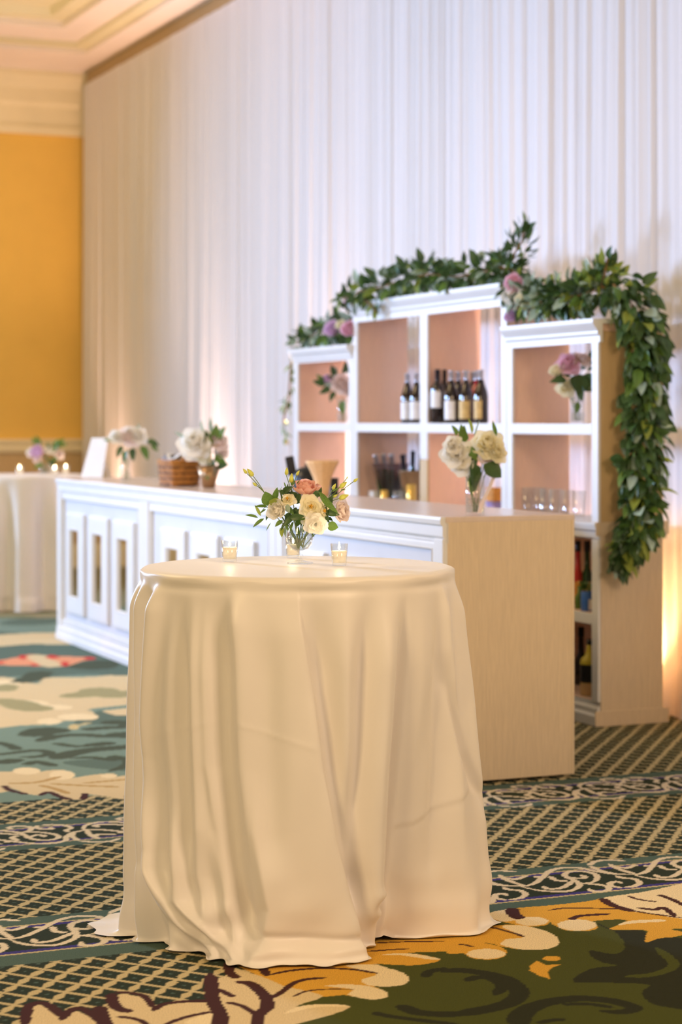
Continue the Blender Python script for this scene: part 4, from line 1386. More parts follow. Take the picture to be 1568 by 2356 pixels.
# pale pink straw-like ribbon leaning in that vase
t = thing('ribbon', 'pale pink ribbon hanging from the bouquet in the near bar vase', 'ribbon', P)
rv = [Vector((*[a for a in g(1152, 1048)], 0)), Vector((*g(1140, 1080), 0)), Vector((*g(1125, 1120), 0)), Vector((*g(1106, 1160), 0)), Vector((*g(1100, 1182), 0))]
vs = []
for i, v in enumerate(rv):
    vs += [Vector((v.x - .008, -.046 - .002 * i, v.y + .006)), Vector((v.x + .008, -.048 - .002 * i, v.y + .006))]
vs += [v + Vector((0, .0012, 0)) for v in vs]
n_ = len(rv)
fs = [(2 * i, 2 * i + 1, 2 * i + 3, 2 * i + 2) for i in range(n_ - 1)] + [(2 * i + 2 * n_, 2 * i + 2 + 2 * n_, 2 * i + 3 + 2 * n_, 2 * i + 1 + 2 * n_) for i in range(n_ - 1)]
obj('band', mesh('band', vs, fs, M['blush'], True), t)

# flowers beside the white card
P = bar_at(289, .22)
k = P.y / FPX
g = px(289, VH + (EYE - P.z) / k, k)
cylinder_vase(P + Vector((0, 0, .0005)), .034, .15, 'clear vase beside the white menu card at the far end of the bar', .4)
bouquet('bouquet of blush roses beside the white menu card on the bar', P + Vector((0, 0, .013)),
        [(*g(297, 1012), .062, 'rose', 'blush'), (*g(318, 1008), .055, 'rose', 'ivory'), (*g(270, 1010), .045, 'rose', 'ivory'), (*g(300, 1002), .045, 'rose', 'ivory')],
        [(*g(340, 1018), .8, -.3, .07, 'ovate', 'leafdark'), (*g(325, 1030), .5, -1, .08, 'ovate', 'leafmid'), (*g(305, 1035), .1, -1, .07, 'ovate', 'leafdark'), (*g(285, 1030), -.5, -1, .07, 'ovate', 'leafdark'), (*g(262, 1020), -1, .2, .05, 'ovate', 'leafmid'),
         (*g(290, 1040), -.1, -1, .07, 'ovate', 'leafmid'), (*g(315, 1000), .3, 1, .05, 'lance', 'leafsage'), (*g(350, 1025), .6, -.8, .05, 'ovate', 'leafmid')], 0, 5)
# flowers behind the basket
P = bar_at(480, .30)
k = P.y / FPX
g = px(480, VH + (EYE - P.z) / k, k)
cylinder_vase(P + Vector((0, 0, .0005)), .036, .13, 'bronze tinted flared vase right of the wicker basket on the bar', 0, 'bronze', .035)
bouquet('white and green bouquet in the bronze vase right of the wicker basket', P + Vector((0, 0, .013)),
        [(*g(450, 1025), .085, 'rose', 'ivory'), (*g(440, 1045), .05, 'rose', 'ivory'), (*g(468, 1055), .045, 'rose', 'cream'), (*g(505, 1025), .045, 'rose', 'blush'), (*g(510, 1045), .035, 'rose', 'blush'), (*g(490, 1012), .02, 'cup', 'pink')],
        [(*g(490, 1030), .2, 1, .10, 'ovate', 'leafmid'), (*g(500, 1020), .5, .9, .08, 'ovate', 'leafmid'), (*g(480, 1040), -.1, 1, .09, 'ovate', 'leafdark'), (*g(485, 1060), .2, -1, .08, 'ovate', 'leafdark'), (*g(495, 1050), .6, -.6, .08, 'ovate', 'leafmid'),
         (*g(485, 1000), 0, 1, .07, 'lance', 'leafsage'), (*g(470, 1000), -.3, 1, .06, 'lance', 'leafsage'), (*g(425, 1010), -1, .5, .05, 'lance', 'leafsage'), (*g(500, 1080), .7, .2, .06, 'ovate', 'leafdark'), (*g(478, 1075), 0, -1, .07, 'ovate', 'leafmid')], .0, 6, fill=10, fillr=.05, fillc=g(492, 1030))
# far table flowers
Y = T2.y + .05
P = Vector(((103 - 784) / FPX * Y, Y, HT + .0005))
k = Y / FPX
g = px(103, VH + (EYE - P.z) / k, k)
cylinder_vase(P, .045, .09, 'low glass vase on the far round table at left', .5)
bouquet('pink and white bouquet on the far round table between the candles', P + Vector((0, 0, .013)),
        [(*g(89, 1045), .060, 'cup', 'mauve'), (*g(115, 1038), .035, 'rose', 'ivory'), (*g(72, 1045), .035, 'rose', 'ivory'), (*g(137, 1050), .035, 'rose', 'blush'), (*g(88, 1062), .03, 'rose', 'blush')],
        [(*g(90, 1030), -.2, 1, .07, 'ovate', 'leafmid'), (*g(84, 1025), -.4, 1, .05, 'ovate', 'leafmid'), (*g(125, 1045), .3, 1, .09, 'ovate', 'leafmid'), (*g(130, 1035), .7, .9, .08, 'ovate', 'leafmid'), (*g(120, 1060), .1, -.6, .07, 'ovate', 'leafdark'), (*g(100, 1070), -.6, -.3, .06, 'ovate', 'leafmid'), (*g(140, 1030), .9, .3, .05, 'ovate', 'leafmid')], 0, 7, fill=10, fillr=.06, fillc=g(118, 1050))
# shelf bouquets
P = shf_at(788, .17, 1.4865)
k = P.y / FPX
g = px(788, VH + (EYE - P.z) / k, k)
cylinder_vase(P, .038, .16, 'clear vase on the upper shelf of the low left shelf unit', .35)
bouquet('bouquet with a big blush rose on the upper shelf of the left unit', P + Vector((0, 0, .013)),
        [(*g(784, 890), .066, 'rose', 'blush'), (*g(752, 880), .035, 'cup', 'mauve'), (*g(800, 905), .04, 'rose', 'blush')],
        [(*g(750, 888), -1, .2, .07, 'ovate', 'leafdark'), (*g(760, 895), -.8, -.5, .07, 'ovate', 'leafdark'), (*g(770, 870), -.3, 1, .06, 'ovate', 'leafdark'), (*g(790, 865), .2, 1, .07, 'ovate', 'leafdark'), (*g(800, 865), .6, .8, .06, 'ovate', 'leafdark'),
         (*g(770, 905), -.5, -1, .06, 'ovate', 'leafdark'), (*g(788, 925), 0, -1, .08, 'ovate', 'leafmid'), (*g(745, 880), -.8, .6, .05, 'ovate', 'leafmid')], 0, 8, fill=14, fillr=.07, fillc=g(775, 880), fm=('leafdark', 'leafdark', 'leafsage'))
P = shf_at(1328, .17, 1.4865)
k = P.y / FPX
g = px(1328, VH + (EYE - P.z) / k, k)
cylinder_vase(P, .036, .16, 'clear vase on the upper shelf of the low right shelf unit', .35)
bouquet('pink and white bouquet with dark leaves on the right shelf unit', P + Vector((0, 0, .013)),
        [(*g(1305, 845), .055, 'rose', 'pink'), (*g(1320, 838), .040, 'cup', 'blush'), (*g(1295, 852), .035, 'rose', 'blush'), (*g(1340, 835), .035, 'rose', 'blush'), (*g(1278, 862), .036, 'cup', 'cream'), (*g(1298, 900), .042, 'rose', 'cream')],
        [(*g(1300, 880), -1, -.1, .07, 'ovate', 'leafdark'), (*g(1290, 855), -.5, -.8, .05, 'ovate', 'leafdark'), (*g(1325, 865), .1, -1, .09, 'round', 'leafdark'), (*g(1335, 870), .6, -.6, .09, 'round', 'leafdark'), (*g(1345, 850), .5, 1, .07, 'ovate', 'leafdark'),
         (*g(1350, 840), .9, .3, .06, 'ovate', 'leafdark'), (*g(1355, 830), .3, 1, .04, 'ovate', 'leafdark'), (*g(1330, 890), .1, -1, .07, 'ovate', 'leafdark'), (*g(1350, 890), .9, -.7, .06, 'lance', 'leafmid'), (*g(1326, 930), -.1, -1, .05, 'ovate', 'leafmid')], 0, 9, fill=14, fillr=.055, fillc=g(1335, 870), fm=('leafdark',))

# ------------------------------------------------------------------ things on the bar
# white menu card leaning on its strut
P = bar_at(212, .20)
k = P.y / FPX
t = thing('menu_card', 'blank white card on a slanted stand at the far end of the bar', 'sign', P + Vector((0, 0, .0008)))
def cp(u, v, dy):
    return at(u, v, P.y + dy) - t.location
a, b_, c_, d_ = cp(187, 1096, .04), cp(236, 1096, -.05), cp(249, 1008, .03), cp(212, 1008, .10)
for q_ in (a, b_):
    q_.z = .004
nrm = (b_ - a).cross(d_ - a).normalized() * .006
V = [a, b_, c_, d_, a + nrm, b_ + nrm, c_ + nrm, d_ + nrm]
obj('card', mesh('card', V, [(0, 3, 2, 1), (4, 5, 6, 7), (0, 1, 5, 4), (1, 2, 6, 5), (2, 3, 7, 6), (3, 0, 4, 7)], M['paper']), t)
mid = (c_ + d_) / 2 * .8
MB().tube([mid + Vector((0, .008, 0)), Vector((mid.x + .06, mid.y + .12, .004))], .004, 6).obj('strut', M['steel'], t)

# wicker basket with napkins and dark handled things
P = bar_at(412, .25)
k = P.y / FPX
t = thing('wicker_basket', 'brown wicker basket standing on the middle of the bar', 'basket', P + Vector((0, 0, .0008)), TH)
import itertools
vs_, fs_ = [], []
NR, NS = 12, 64
def bk(f, a, off=0):
    # rounded rectangle, wider at the top
    x, y = math.cos(a), math.sin(a)
    s_ = 1 / max(abs(x), abs(y)) ** .45
    w_ = 1 + .12 * f
    return Vector((x * s_ * (.095 + off) * w_, y * s_ * (.15 + off) * w_, 0))
# woven rows
for i in range(NR):
    mb = MB()
    z = .010 + i * .0115
    pts = []
    for j in range(NS):
        a = 2 * PI * j / NS
        p_ = bk(i / NR, a, .004 * math.sin(j * PI / 2 + (i % 2) * PI))
        pts.append(p_ + Vector((0, 0, z + .002 * math.sin(j * .7 + i))))
    pts.append(pts[0])
    mb.tube(pts, .0068, 5)
    mb.obj('woven_row', M['wicker' if i % 3 else 'wickerdark'], t, True)
mb = MB()
mb.box((-.088, -.14, .004), (.088, .14, .012))
mb.obj('bottom', M['wicker'], t)
for i in range(16):
    a = 2 * PI * i / 16
    MB().tube([bk(0, a) + Vector((0, 0, .004)), bk(1, a) + Vector((0, 0, .15))], .0035, 5).obj('stake', M['wicker'], t, True)
mb = MB()
pts = [bk(1.1, 2 * PI * j / 48) + Vector((0, 0, .150)) for j in range(49)]
mb.tube(pts, .009, 6)
mb.obj('rim', M['wicker'], t, True)
for sgn in (-1, 1):
    pts = [Vector((0.05 * math.cos(a), sgn * (.165 + .045 * math.sin(a)), .15 + .03 * math.sin(a))) for a in np.linspace(0, PI, 9)]
    MB().tube(pts, .006, 6).obj('handle', M['wicker'], t, True)
BKT = t
# napkin lining and bottle tops in the basket
rnd = random.Random(3)
V, F = [], []
N_ = 14
for j in range(N_):
    for i in range(N_):
        x, y = -1 + 2 * i / (N_ - 1), -1 + 2 * j / (N_ - 1)
        V.append((x * .088, y * .145, .154 + .014 * math.sin(x * 5 + y * 3) + .01 * math.cos(y * 7) + .018 * (max(abs(x), abs(y)) > .8)))
for j in range(N_ - 1):
    for i in range(N_ - 1):
        F.append((j * N_ + i, j * N_ + i + 1, (j + 1) * N_ + i + 1, (j + 1) * N_ + i))
o = obj('napkin', mesh('napkin', V, F, M['paper'], True), None, BKT.location, (0, 0, TH))
tag(o, 'white napkin lining inside the wicker basket on the bar', 'napkin')
for i, (x, y, lb) in enumerate(((-.03, .02, 'left of the two black caps standing up out of the wicker basket'), (.02, -.055, 'right of the two black caps standing up out of the wicker basket'))):
    p_ = BKT.matrix_world @ Vector((x, y, .13)) if False else BKT.location + BX * x + AX * y + Vector((0, 0, .125))
    o = obj('black_stopper', MB().lathe([(0, 0), (.024, 0), (.026, .01), (.026, .05), (.019, .062), (0, .064)], 20).mesh('black_stopper', M['dark'], True), None, p_)
    tag(o, lb, 'stopper', 'black caps in the wicker basket')

# tan flared container and black things behind the goblet bouquet
P = bar_at(741, .42)
t = thing('flared_vase', 'tan flared vase on the bar behind the foreground bouquet', 'vase', P + Vector((0, 0, .0006)))
n = 48
V, F = [], []
pr = [(.036, 0), (.038, .04), (.045, .09), (.066, .14), (.084, .172), (.086, .185)]
pr += [(r_ - .004, z_ + .001) for r_, z_ in pr[::-1]]
for r_, z_ in pr:
    for i in range(n):
        a = 2 * PI * i / n
        rr = r_ * (1 + .03 * math.cos(a * 12))
        V.append((rr * math.cos(a), rr * math.sin(a), max(z_, .0)))
for j in range(len(pr) - 1):
    for i in range(n):
        F.append((j * n + i, j * n + (i + 1) % n, (j + 1) * n + (i + 1) % n, (j + 1) * n + i))
F.append(tuple(range(n))[::-1])
obj('body', mesh('body', V, F, M['kraft'], True), t)
P = bar_at(706, .46)
t = thing('ice_bucket', 'black rounded bucket on the bar behind the peach rose', 'bucket', P + Vector((0, 0, .0006)))
MB().lathe([(0, 0), (.055, 0), (.074, .03), (.080, .07), (.072, .11), (.050, .135), (.02, .146), (0, .148)], 32).obj('body', M['dark'], t, True)
MB().lathe([(0, .148), (.010, .149), (.013, .158), (.008, .166), (0, .167)], 14).obj('knob', M['dark'], t, True)
P = bar_at(672, .40)
t = thing('bottle_opener', 'black angled bar tool standing on the bar left of the bucket', 'bar tool', P + Vector((0, 0, .0006)))
MB().tube([(.03, 0, .0), (.022, 0, .10)], .017, 14).obj('shaft', M['steel'], t, True)
mb = MB()
mb.box((-.024, -.02, .10), (.024, .02, .205), .006)
o = mb.obj('head', M['dark'], t)
o.rotation_euler = (0, -.18, 0)
o.location = (.02, 0, .0)
P = bar_at(766, .50)
t = thing('napkin_caddy', 'small black box on the bar right of the tan flared vase', 'box', P + Vector((0, 0, .0006)), TH)
boxo('body', (-.022, -.022, 0), (.022, .022, .085), M['dark'], t, .004)
boxo('lid', (-.024, -.024, .0855), (.024, .024, .092), M['dark'], t, .002)

# ------------------------------------------------------------------ wine bottles on the middle shelf
def bottle_proto(name, label, loc, group, shape, body, foil, lab, lz=(.06, .15), s=1.0, half=70, cat='bottle'):
    t = thing(name, label, cat, loc, 0, group)
    if shape == 'bordeaux':
        pr = [(0, 0), (.034, 0), (.037, .004), (.037, .185), (.034, .205), (.020, .225), (.0145, .235), (.014, .290)]
    elif shape == 'burgundy':
        pr = [(0, 0), (.037, 0), (.040, .004), (.040, .150), (.036, .175), (.022, .215), (.0145, .245), (.014, .290)]
    else:
        pr = [(0, 0), (.036, 0), (.039, .004), (.039, .145), (.030, .185), (.018, .225), (.014, .250), (.014, .290)]
    pr += [(.0155, .291), (.0155, .298), (0, .298)]
    MB().lathe(pr, 28).obj('glass_body', M[body], t, True)
    MB().lathe([(.0150, .236 if shape != 'burgundy' else .246), (.0152, .289), (.0163, .290), (.0163, .300), (.0, .3005)], 20).obj('foil', M[foil], t, True)
    if lab:
        r_ = pr[3][0] + .0006
        c_ = PI + TH
        MB().lathe([(r_, lz[0]), (r_, lz[1])], 20, a0=-R(half) + c_ + .45, a1=R(half) + c_ + .45).obj('label', M[lab], t, True)
    t.scale = (s,) * 3
    return t
gb = 'wine bottles on the middle shelf unit'
ZS = 1.4862
def bp(u, x):
    return shf_at(u, x, ZS)
bottle_proto('wine_bottle', 'leftmost wine bottle on the shelf, slim with a white label', bp(937, .10), gb, 'burgundy', 'winebody', 'foilsilver', 'labelwhite', (.022, .128))
bottle_proto('wine_bottle', 'second wine bottle from the left, with white label, partly behind the middle post', bp(958, .09), gb, 'burgundy', 'winebody', 'foilsilver', 'labelwhite', (.022, .128))
bottle_proto('wine_bottle', 'dark wine bottle mostly hidden behind the middle post of the shelves', bp(974, .14), gb, 'bordeaux', 'winebody', 'foilsilver', 'labelwhite', (.085, .17))
bottle_proto('wine_bottle', 'black capped wine bottle with high white label just right of the middle post', bp(1006, .035), gb, 'bordeaux', 'winebody', 'foilblack', 'labelwhite', (.085, .175), 1.04)
bottle_proto('wine_bottle', 'black capped wine bottle behind the one with a high white label', bp(1021, .12), gb, 'bordeaux', 'winebody', 'foilblack', 'labelwhite', (.085, .175), 1.04)
bottle_proto('wine_bottle', 'front wine bottle with low white label right of the middle post', bp(1038, .05), gb, 'burgundy', 'winebody', 'foilsilver', 'labelwhite', (.02, .128))
bottle_proto('wine_bottle', 'wine bottle with pale gold label edge beside the low white label', bp(1054, .15), gb, 'burgundy', 'winebody', 'foilsilver', 'labelgold', (.025, .13))
bottle_proto('wine_bottle', 'silver capped dark wine bottle with gold label, third from the shelf end', bp(1088, .25), gb, 'burgundy', 'winebody', 'foilsilver', None)
bottle_proto('wine_bottle', 'wine bottle with wide gold label, second from the right', bp(1072, .10), gb, 'burgundy', 'winebody', 'foilsilver', 'labelgold', (.025, .128))
bottle_proto('wine_bottle', 'red tinted wine bottle half hidden behind the rightmost one', bp(1096, .19), gb, 'burgundy', 'redwine', 'foilsilver', None)
bottle_proto('wine_bottle', 'rightmost wine bottle with red neck and narrow gold label', bp(1106, .10), gb, 'burgundy', 'winebody', 'foilsilver', 'labelgold', (.025, .128), half=45)

# ------------------------------------------------------------------ ice tubs on the back counter
CZ = 1.0005
def tub(u, x, r0, r1, h, label, mk):
    P = shf_at(u, x, CZ)
    t = thing('ice_tub', label, 'ice tub', P, 0, 'tubs of bottles on the back counter')
    MB().lathe([(0, 0), (r0, 0), (r0, .01), (r1, h), (r1 + .005, h + .004), (r1 - .001, h + .004), (r0 - .004, .014), (0, .014)], 36).obj('tub_body', M[mk], t, True)
    MB().lathe([(0, .0), (r0 + .004, 0), (r0 + .004, .004), (r0 + .0005, .008)], 30).obj('foot', M['steel'], t, True)
    return P
def chilled(P, dx, dy, dz, lean, foil, body, label, s=1.0):
    t = thing('wine_bottle', label, 'bottle', P + Vector((dx, dy, dz)), 0, 'bottles standing in the tubs')
    MB().lathe([(0, 0), (.024, .0), (.026, .01), (.026, .10), (.021, .14), (.0135, .175), (.013, .25), (.015, .252), (.015, .262), (0, .262)], 18).obj('glass_body', M[body], t, True)
    MB().lathe([(.0142, .17), (.0145, .25), (.0162, .252), (.0162, .264), (0, .266)], 14).obj('foil', M[foil], t, True)
    t.rotation_euler = (lean[1], lean[0], 0)
    t.scale = (s,) * 3
P1 = tub(898, .15, .060, .120, .23, 'clear footed tub with silver topped bottles on the back counter', 'acrylic')
chilled(P1, -.044, -.022, .03, (-.20, .0), 'foilsilver', 'greenglass', 'leftmost silver topped bottle in the clear tub')
chilled(P1, -.018, .044, .03, (-.10, -.05), 'foilsilver', 'greenglass', 'second silver topped bottle from the left in the clear tub')
chilled(P1, .010, -.042, .03, (-.02, .05), 'foilsilver', 'greenglass', 'third silver topped bottle from the left in the clear tub')
chilled(P1, .046, .018, .03, (.16, .0), 'foilsilver', 'greenglass', 'rightmost silver topped bottle in the clear tub')
P1 = tub(948, .18, .05, .085, .19, 'dark tub with black topped bottles on the back counter by the post', 'bronze')
chilled(P1, -.030, -.016, .03, (-.12, .0), 'foilblack', 'greenglass', 'left black topped bottle in the dark tub')
chilled(P1, .0, .034, .05, (.02, -.05), 'foilblack', 'greenglass', 'tallest black topped bottle in the dark tub')
chilled(P1, .030, -.016, .03, (.10, .0), 'foilblack', 'greenglass', 'right black topped bottle in the dark tub')
for u, x, r_, h_, lb in ((884, .02, .022, .075, 'small amber glass jar left of the clear tub foot'), (946, .04, .028, .12, 'amber glass jar glowing in front of the dark tub')):
    t = thing('amber_jar', lb, 'jar', shf_at(u, x, CZ), 0, 'amber glass jars on the back counter')
    MB().lathe([(0, 0), (r_, 0), (r_ + .002, .004), (r_ + .002, h_), (r_ - .003, h_), (r_ - .003, .006), (0, .006)], 24).obj('jar_body', M['gold'], t, True)
    MB().lathe([(0, h_ * .5), (r_ - .0035, h_ * .5), (r_ - .0035, .0065), (0, .0065)], 20).obj('candle', M['wax'], t, True)
t = thing('napkin_stack', 'stack of white napkins at the left end of the middle back counter', 'napkins', shf_at(868, .10, CZ), TH)
for i in range(5):
    boxo('napkin', (-.045, -.04, i * .0122), (.045, .04, i * .0122 + .0118), M['paper'], t, .003)
# boxes right behind the near bar bouquet
for (u, x, wd, h_, z_, m_, lb) in ((1143, .10, .045, .055, 0, 'purple', 'grey lilac folded carton under the orange box at the back counter'), (1143, .10, .045, .075, .056, 'orange', 'orange patterned box on the back counter behind the near bar bouquet')):
    t = thing('carton', lb, 'box', shf_at(u, x, CZ + z_), TH, 'boxes behind the near bar bouquet')
    boxo('body', (-wd, -wd, 0), (wd, wd, h_ - .006), M[m_], t, .003)
    boxo('lid', (-wd - .002, -wd - .002, h_ - .0055), (wd + .002, wd + .002, h_), M[m_], t, .002)
for (u, x, r_, h_, lb) in ((916, .06, .03, .075, 'clear tumbler on the back counter right of the clear tub'), (928, .10, .03, .075, 'clear tumbler beside the amber jar on the back counter')):
    t = thing('tumbler', lb, 'glass', shf_at(u, x, CZ), 0, 'clear tumblers on the back counter')
    MB().lathe([(0, 0), (r_, 0), (r_ + .003, h_), (r_ + .0015, h_), (r_ - .002, .01), (0, .01)], 24).obj('glass_body', M['glass'], t, True)
# row of tall glasses on the right unit
gl = ['leftmost tall clear glass in the row on the right back counter', 'second tall clear glass from the left in the row on the back counter', 'third tall clear glass from the left in the row on the back counter',
      'fourth tall clear glass from the left in the row on the back counter', 'fifth tall clear glass from the left in the row on the back counter', 'rightmost tall clear glass, at the open gap beyond the bar end']
for (u, x), lb in zip(((1213, .06), (1240, .10), (1254, .05), (1277, .06), (1306, .05), (1332, .03)), gl):
    t = thing('highball_glass', lb, 'glass', shf_at(u, x, CZ), 0, 'tall clear glasses in a row')
    MB().lathe([(0, 0), (.027, 0), (.0275, .002), (.033, .145), (.0318, .145), (.0255, .014), (0, .013)], 28).obj('glass_body', M['glass'], t, True)
    MB().lathe([(.0330, .1452), (.0336, .1465), (.0318, .1465), (.0316, .1452)], 28).obj('rim', M['glass'], t, True)

# ------------------------------------------------------------------ bottles in the lower right cabinet
Z1, Z0 = .5455, .1225
def slim_bottle(u, x, z, r_, h_, body, cap, label, band=None):
    t = thing('mixer_bottle', label, 'bottle', shf_at(u, x, z), 0, 'bottles in the lower right cabinet')
    MB().lathe([(0, 0), (r_, 0), (r_ + .002, .004), (r_ + .002, h_ * .42), (r_ * .5, h_ * .56), (r_ * .42, h_ * .86), (0, h_ * .86)], 22).obj('glass_body', M[body], t, True)
    MB().lathe([(r_ * .45, h_ * .83), (r_ * .5, h_ * .84), (r_ * .5, h_), (0, h_)], 16).obj('cap', M[cap], t, True)
    if band:
        MB().lathe([(r_ + .0026, h_ * .06), (r_ + .0026, h_ * .36)], 22).obj('label', M[band], t, True)
slim_bottle(1329, .20, Z1, .030, .33, 'red', 'dark', 'red bottle on the middle shelf of the lower right cabinet', 'orange')
slim_bottle(1350, .24, Z1, .032, .33, 'greenglass', 'dark', 'green bottle with dark cap in the lower right cabinet', 'labelgold')
slim_bottle(1333, .09, Z1, .024, .14, 'leafmid', 'orange', 'short green bottle with orange cap in the lower right cabinet')
t = thing('printed_can', 'blue and white printed can holding mint in the lower right cabinet', 'can', shf_at(1353, .07, Z1))
MB().lathe([(0, 0), (.036, 0), (.038, .003), (.038, .095), (.036, .098), (.034, .098), (.034, .006), (0, .006)], 24).obj('can_body', M['blue'], t, True)
for a0 in (2.6, 4.6):
    MB().lathe([(.0386, .008), (.0386, .06)], 6, a0=a0, a1=a0 + .5).obj('stripe', M['labelwhite'], t, True)
rnd = random.Random(12)
t = thing('mint_bunch', 'bunch of green mint leaves in the blue can', 'herbs', shf_at(1353, .07, Z1 + .085))
MB().tube([(0, 0, -.07), (0, 0, .03)], .006, 6).obj('stem', M['stem'], t)
for i in range(34):
    a = rnd.uniform(0, 2 * PI)
    e = rnd.uniform(-.1, 1)
    r_ = rnd.uniform(.005, .028)
    _pl(t, (r_ * math.cos(a), r_ * math.sin(a), rnd.uniform(.015, .05)), (math.cos(a), math.sin(a), e), rnd.uniform(.025, .04), 'ovate', rnd.choice(('leafmid', 'leafdark')), rnd.uniform(-.6, .6), 'leaf')
t = thing('cleaner_bottle', 'yellow plastic bottle with black label on the bottom shelf of the right cabinet', 'bottle', shf_at(1357, .08, Z0))
MB().lathe([(0, 0), (.046, 0), (.050, .006), (.050, .165), (.046, .18), (.026, .20), (.018, .235), (.017, .258), (0, .258)], 28).obj('bottle_body', M['yellow'], t, True)
MB().lathe([(.0175, .252), (.020, .254), (.020, .278), (0, .279)], 18).obj('cap', M['dark'], t, True)
MB().lathe([(.0508, .065), (.0508, .155)], 28).obj('label', M['dark'], t, True)
MB().lathe([(.0506, .004), (.0506, .064)], 28).obj('lower_label', M['kraft'], t, True)
slim_bottle(1336, .24, Z0, .034, .30, 'winebody', 'dark', 'dark bottle at the back of the bottom shelf in the right cabinet')

# ------------------------------------------------------------------ garlands
def garland(label, pts, radii, n, seed, mats, kinds, blooms=(), droop=.25, size=(.06, .10), extra=0, group='leaf garlands laid over the shelves', into=None, side=None):
    rnd = random.Random(seed)
    pts = [Vector(p) for p in pts]
    org = pts[0].copy() if into is None else into.location.copy()
    t = thing('garland', label, 'garland', org, 0, group) if into is None else into
    L = [0]
    for i in range(1, len(pts)):
        L.append(L[-1] + (pts[i] - pts[i - 1]).length)
    tot = L[-1]
    def pos(s_):
        for i in range(1, len(pts)):
            if s_ <= L[i] or i == len(pts) - 1:
                f = (s_ - L[i - 1]) / max(1e-6, L[i] - L[i - 1])
                return pts[i - 1].lerp(pts[i], f), (pts[i] - pts[i - 1]).normalized(), radii[i - 1] + (radii[i] - radii[i - 1]) * f
    MB().tube([p - org for p in pts], .006, 6).obj('vine', M['brownstem'], t, True)
    def one():
        s_ = rnd.uniform(0, tot)
        p, d, r_ = pos(s_)
        q = d.to_track_quat('Z', 'Y')
        a = rnd.uniform(0, 2 * PI)
        rad = q @ Vector((math.cos(a), math.sin(a), 0))
        if side is not None and rad.dot(side) < -.1:
            rad = rad - side * 1.6 * rad.dot(side)
        e = rnd.uniform(0, 1) ** .7
        pp = p + rad * r_ * e * .75 - org
        dd = rad * (.55 + .5 * e) + d * rnd.uniform(-.2, .9) + Vector((0, 0, -droop * rnd.uniform(0, 1.6)))
        kd = rnd.choice(kinds)
        mk = rnd.choice(mats)
        if kd == 'round':
            mk = 'leafsage' if rnd.random() < .7 else mk
        return pp, dd, rnd.uniform(*size) * (.75 if kd == 'round' else 1), kd, mk, rnd.uniform(-.9, .9), rad + Vector((rnd.uniform(-.5, .3), rnd.uniform(-.9, .1), rnd.uniform(-.1, .6)))
    for i in range(n):
        *a_, nn = one()
        _pl(t, *a_, 'leaf', nn)
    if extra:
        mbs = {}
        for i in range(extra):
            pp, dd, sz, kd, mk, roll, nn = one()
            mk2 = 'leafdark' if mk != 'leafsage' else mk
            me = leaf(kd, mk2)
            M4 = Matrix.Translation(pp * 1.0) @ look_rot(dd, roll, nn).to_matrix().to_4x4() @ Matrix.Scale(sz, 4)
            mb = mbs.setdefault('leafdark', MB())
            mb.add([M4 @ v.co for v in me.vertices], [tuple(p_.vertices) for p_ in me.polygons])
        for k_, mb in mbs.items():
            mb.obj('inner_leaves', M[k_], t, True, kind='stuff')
    for (p, d, r_, kd, mk) in blooms:
        put_bloom(t, Vector(p) - org, d, r_, kd, mk, 2, 'rose')
    return t
GM = ('leafmid', 'leafmid', 'leafdark', 'leafdark', 'leafsage', 'leafmid', 'leaflime')
GK = ('ovate', 'ovate', 'ovate', 'lance', 'round')
# left unit
garland('short leaf garland with mauve roses on top of the low left shelf unit',
        [shf(.02, 4.05, 2.02), shf(.03, 3.75, 2.075), shf(.05, 3.45, 2.10), shf(.06, 3.15, 2.10), shf(.04, 3.06, 2.12)], [.045, .075, .085, .08, .05], 150, 21,
        ('leafmid', 'leafsage', 'leafmid', 'leafdark'), ('ovate', 'ovate', 'round', 'lance'),
        [(shf_at(767, -.03, 2.085), (-.3, -1, .2), .060, 'cup', 'mauve'), (shf_at(802, -.02, 2.075), (0, -1, .2), .058, 'cup', 'pink'), (shf_at(785, -.03, 2.10), (-.2, -1, .5), .038, 'cup', 'cream'), (shf_at(803, .0, 2.23), (0, -1, .5), .045, 'cup', 'pink')],
        extra=120)
garland('thin trailing vine hanging down the left side of the shelves',
        [shf(.0, 4.08, 2.0), shf(-.01, 4.10, 1.85), shf(-.02, 4.11, 1.66), shf(-.05, 4.13, 1.50), shf(-.03, 4.11, 1.34)], [.05, .03, .03, .02, .02], 44, 22,
        ('leafmid', 'leafmid', 'leafdark'), ('ovate', 'lance'), droop=1.0, size=(.04, .065))
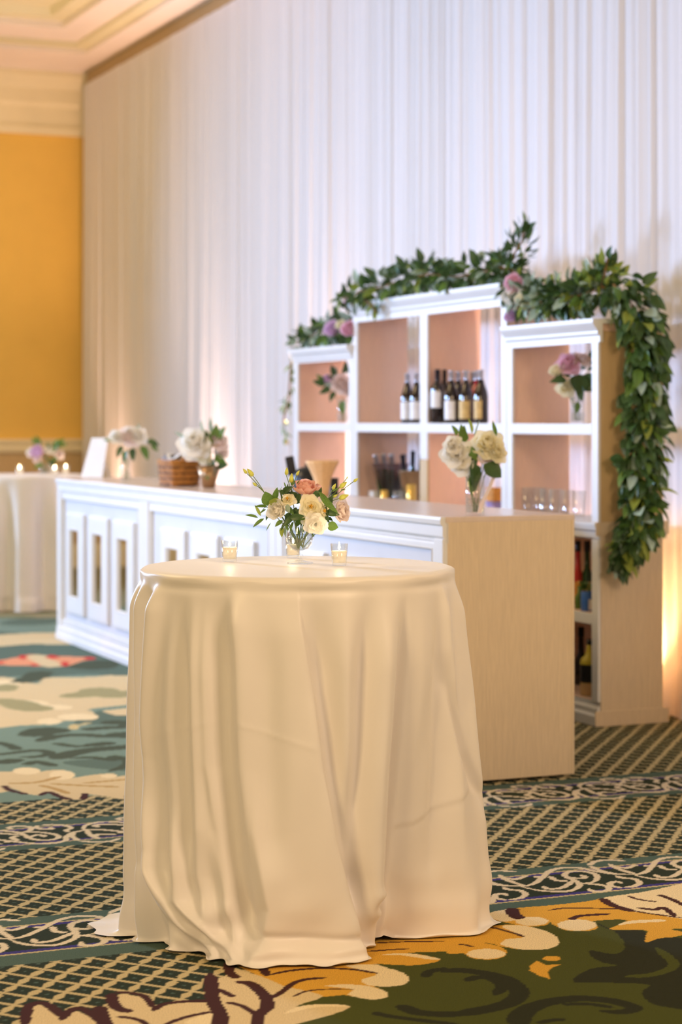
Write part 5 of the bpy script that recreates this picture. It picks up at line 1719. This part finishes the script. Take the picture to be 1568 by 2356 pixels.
# middle unit
GMID = garland('long leaf garland lying along the top of the tall middle shelf unit',
        [shf(-.05, 3.10, 2.27), shf(-.04, 2.85, 2.30), shf(-.03, 2.55, 2.31), shf(.0, 2.25, 2.345), shf(.0, 1.95, 2.35), shf(.02, 1.65, 2.315), shf(.02, 1.35, 2.315), shf(.03, 1.1, 2.33), shf(.03, .96, 2.30)],
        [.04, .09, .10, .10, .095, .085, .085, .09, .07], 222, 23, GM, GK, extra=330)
garland('tall leafy sprig pointing up at the right end of the middle garland',
        [shf(.03, 1.02, 2.30), shf(.04, .96, 2.40), shf(.05, .90, 2.46), shf(.05, .86, 2.56)], [.09, .085, .07, .02], 56, 24, ('leafmid', 'leafdark', 'leafdark'), ('ovate', 'lance'), into=GMID, droop=-1.2, size=(.05, .085))
garland('few loose stems drooping over the cornice of the middle shelf unit',
        [shf(-.06, 2.80, 2.27), shf(-.075, 2.62, 2.21), shf(-.08, 2.52, 2.16)], [.04, .04, .02], 20, 25, ('leafmid', 'leafdark', 'leaflime'), ('lance', 'ovate'), into=GMID, droop=1.1, size=(.05, .08))
# right unit
GR = garland('leaf garland with pink and white roses on top of the low right shelf unit',
        [shf(.0, .90, 2.22), shf(-.01, .80, 2.16), shf(-.01, .62, 2.13), shf(.0, .42, 2.12), shf(.02, .22, 2.13), shf(.05, .05, 2.16)],
        [.09, .10, .095, .095, .10, .12], 222, 26, ('leafmid', 'leafdark', 'leafsage', 'leaflime', 'leafsage'), GK,
        [(shf_at(1182, -.06, 2.225), (-.3, -1, .2), .050, 'cup', 'pink'), (shf_at(1186, -.06, 2.15), (-.2, -1, .1), .058, 'rose', 'ivory'), (shf_at(1208, -.06, 2.13), (.1, -1, .2), .045, 'rose', 'cream'), (shf_at(1174, -.06, 2.05), (-.3, -1, 0), .035, 'cup', 'mauve'), (shf_at(1180, -.07, 2.19), (-.4, -1, 0), .030, 'cup', 'pink')],
        extra=200)
garland('leafy sprig rising over the right corner of the low right shelf unit',
        [shf(.06, .12, 2.13), shf(.06, .06, 2.22), shf(.07, .05, 2.30)], [.13, .12, .06], 76, 27, ('leafmid', 'leaflime', 'leafdark'), ('ovate', 'lance'), into=GR, droop=-.8, size=(.05, .085))
# hanging part
garland('thick leaf garland hanging down the right side of the shelves to the cabinet',
        [shf(.06, -.02, 2.17), shf(.13, -.07, 2.08), shf(.17, -.09, 1.95), shf(.18, -.09, 1.80), shf(.20, -.09, 1.62), shf(.18, -.09, 1.46), shf(.17, -.09, 1.30), shf(.17, -.09, 1.14), shf(.15, -.10, 1.0), shf(.09, -.10, .90), shf(.04, -.10, .80)],
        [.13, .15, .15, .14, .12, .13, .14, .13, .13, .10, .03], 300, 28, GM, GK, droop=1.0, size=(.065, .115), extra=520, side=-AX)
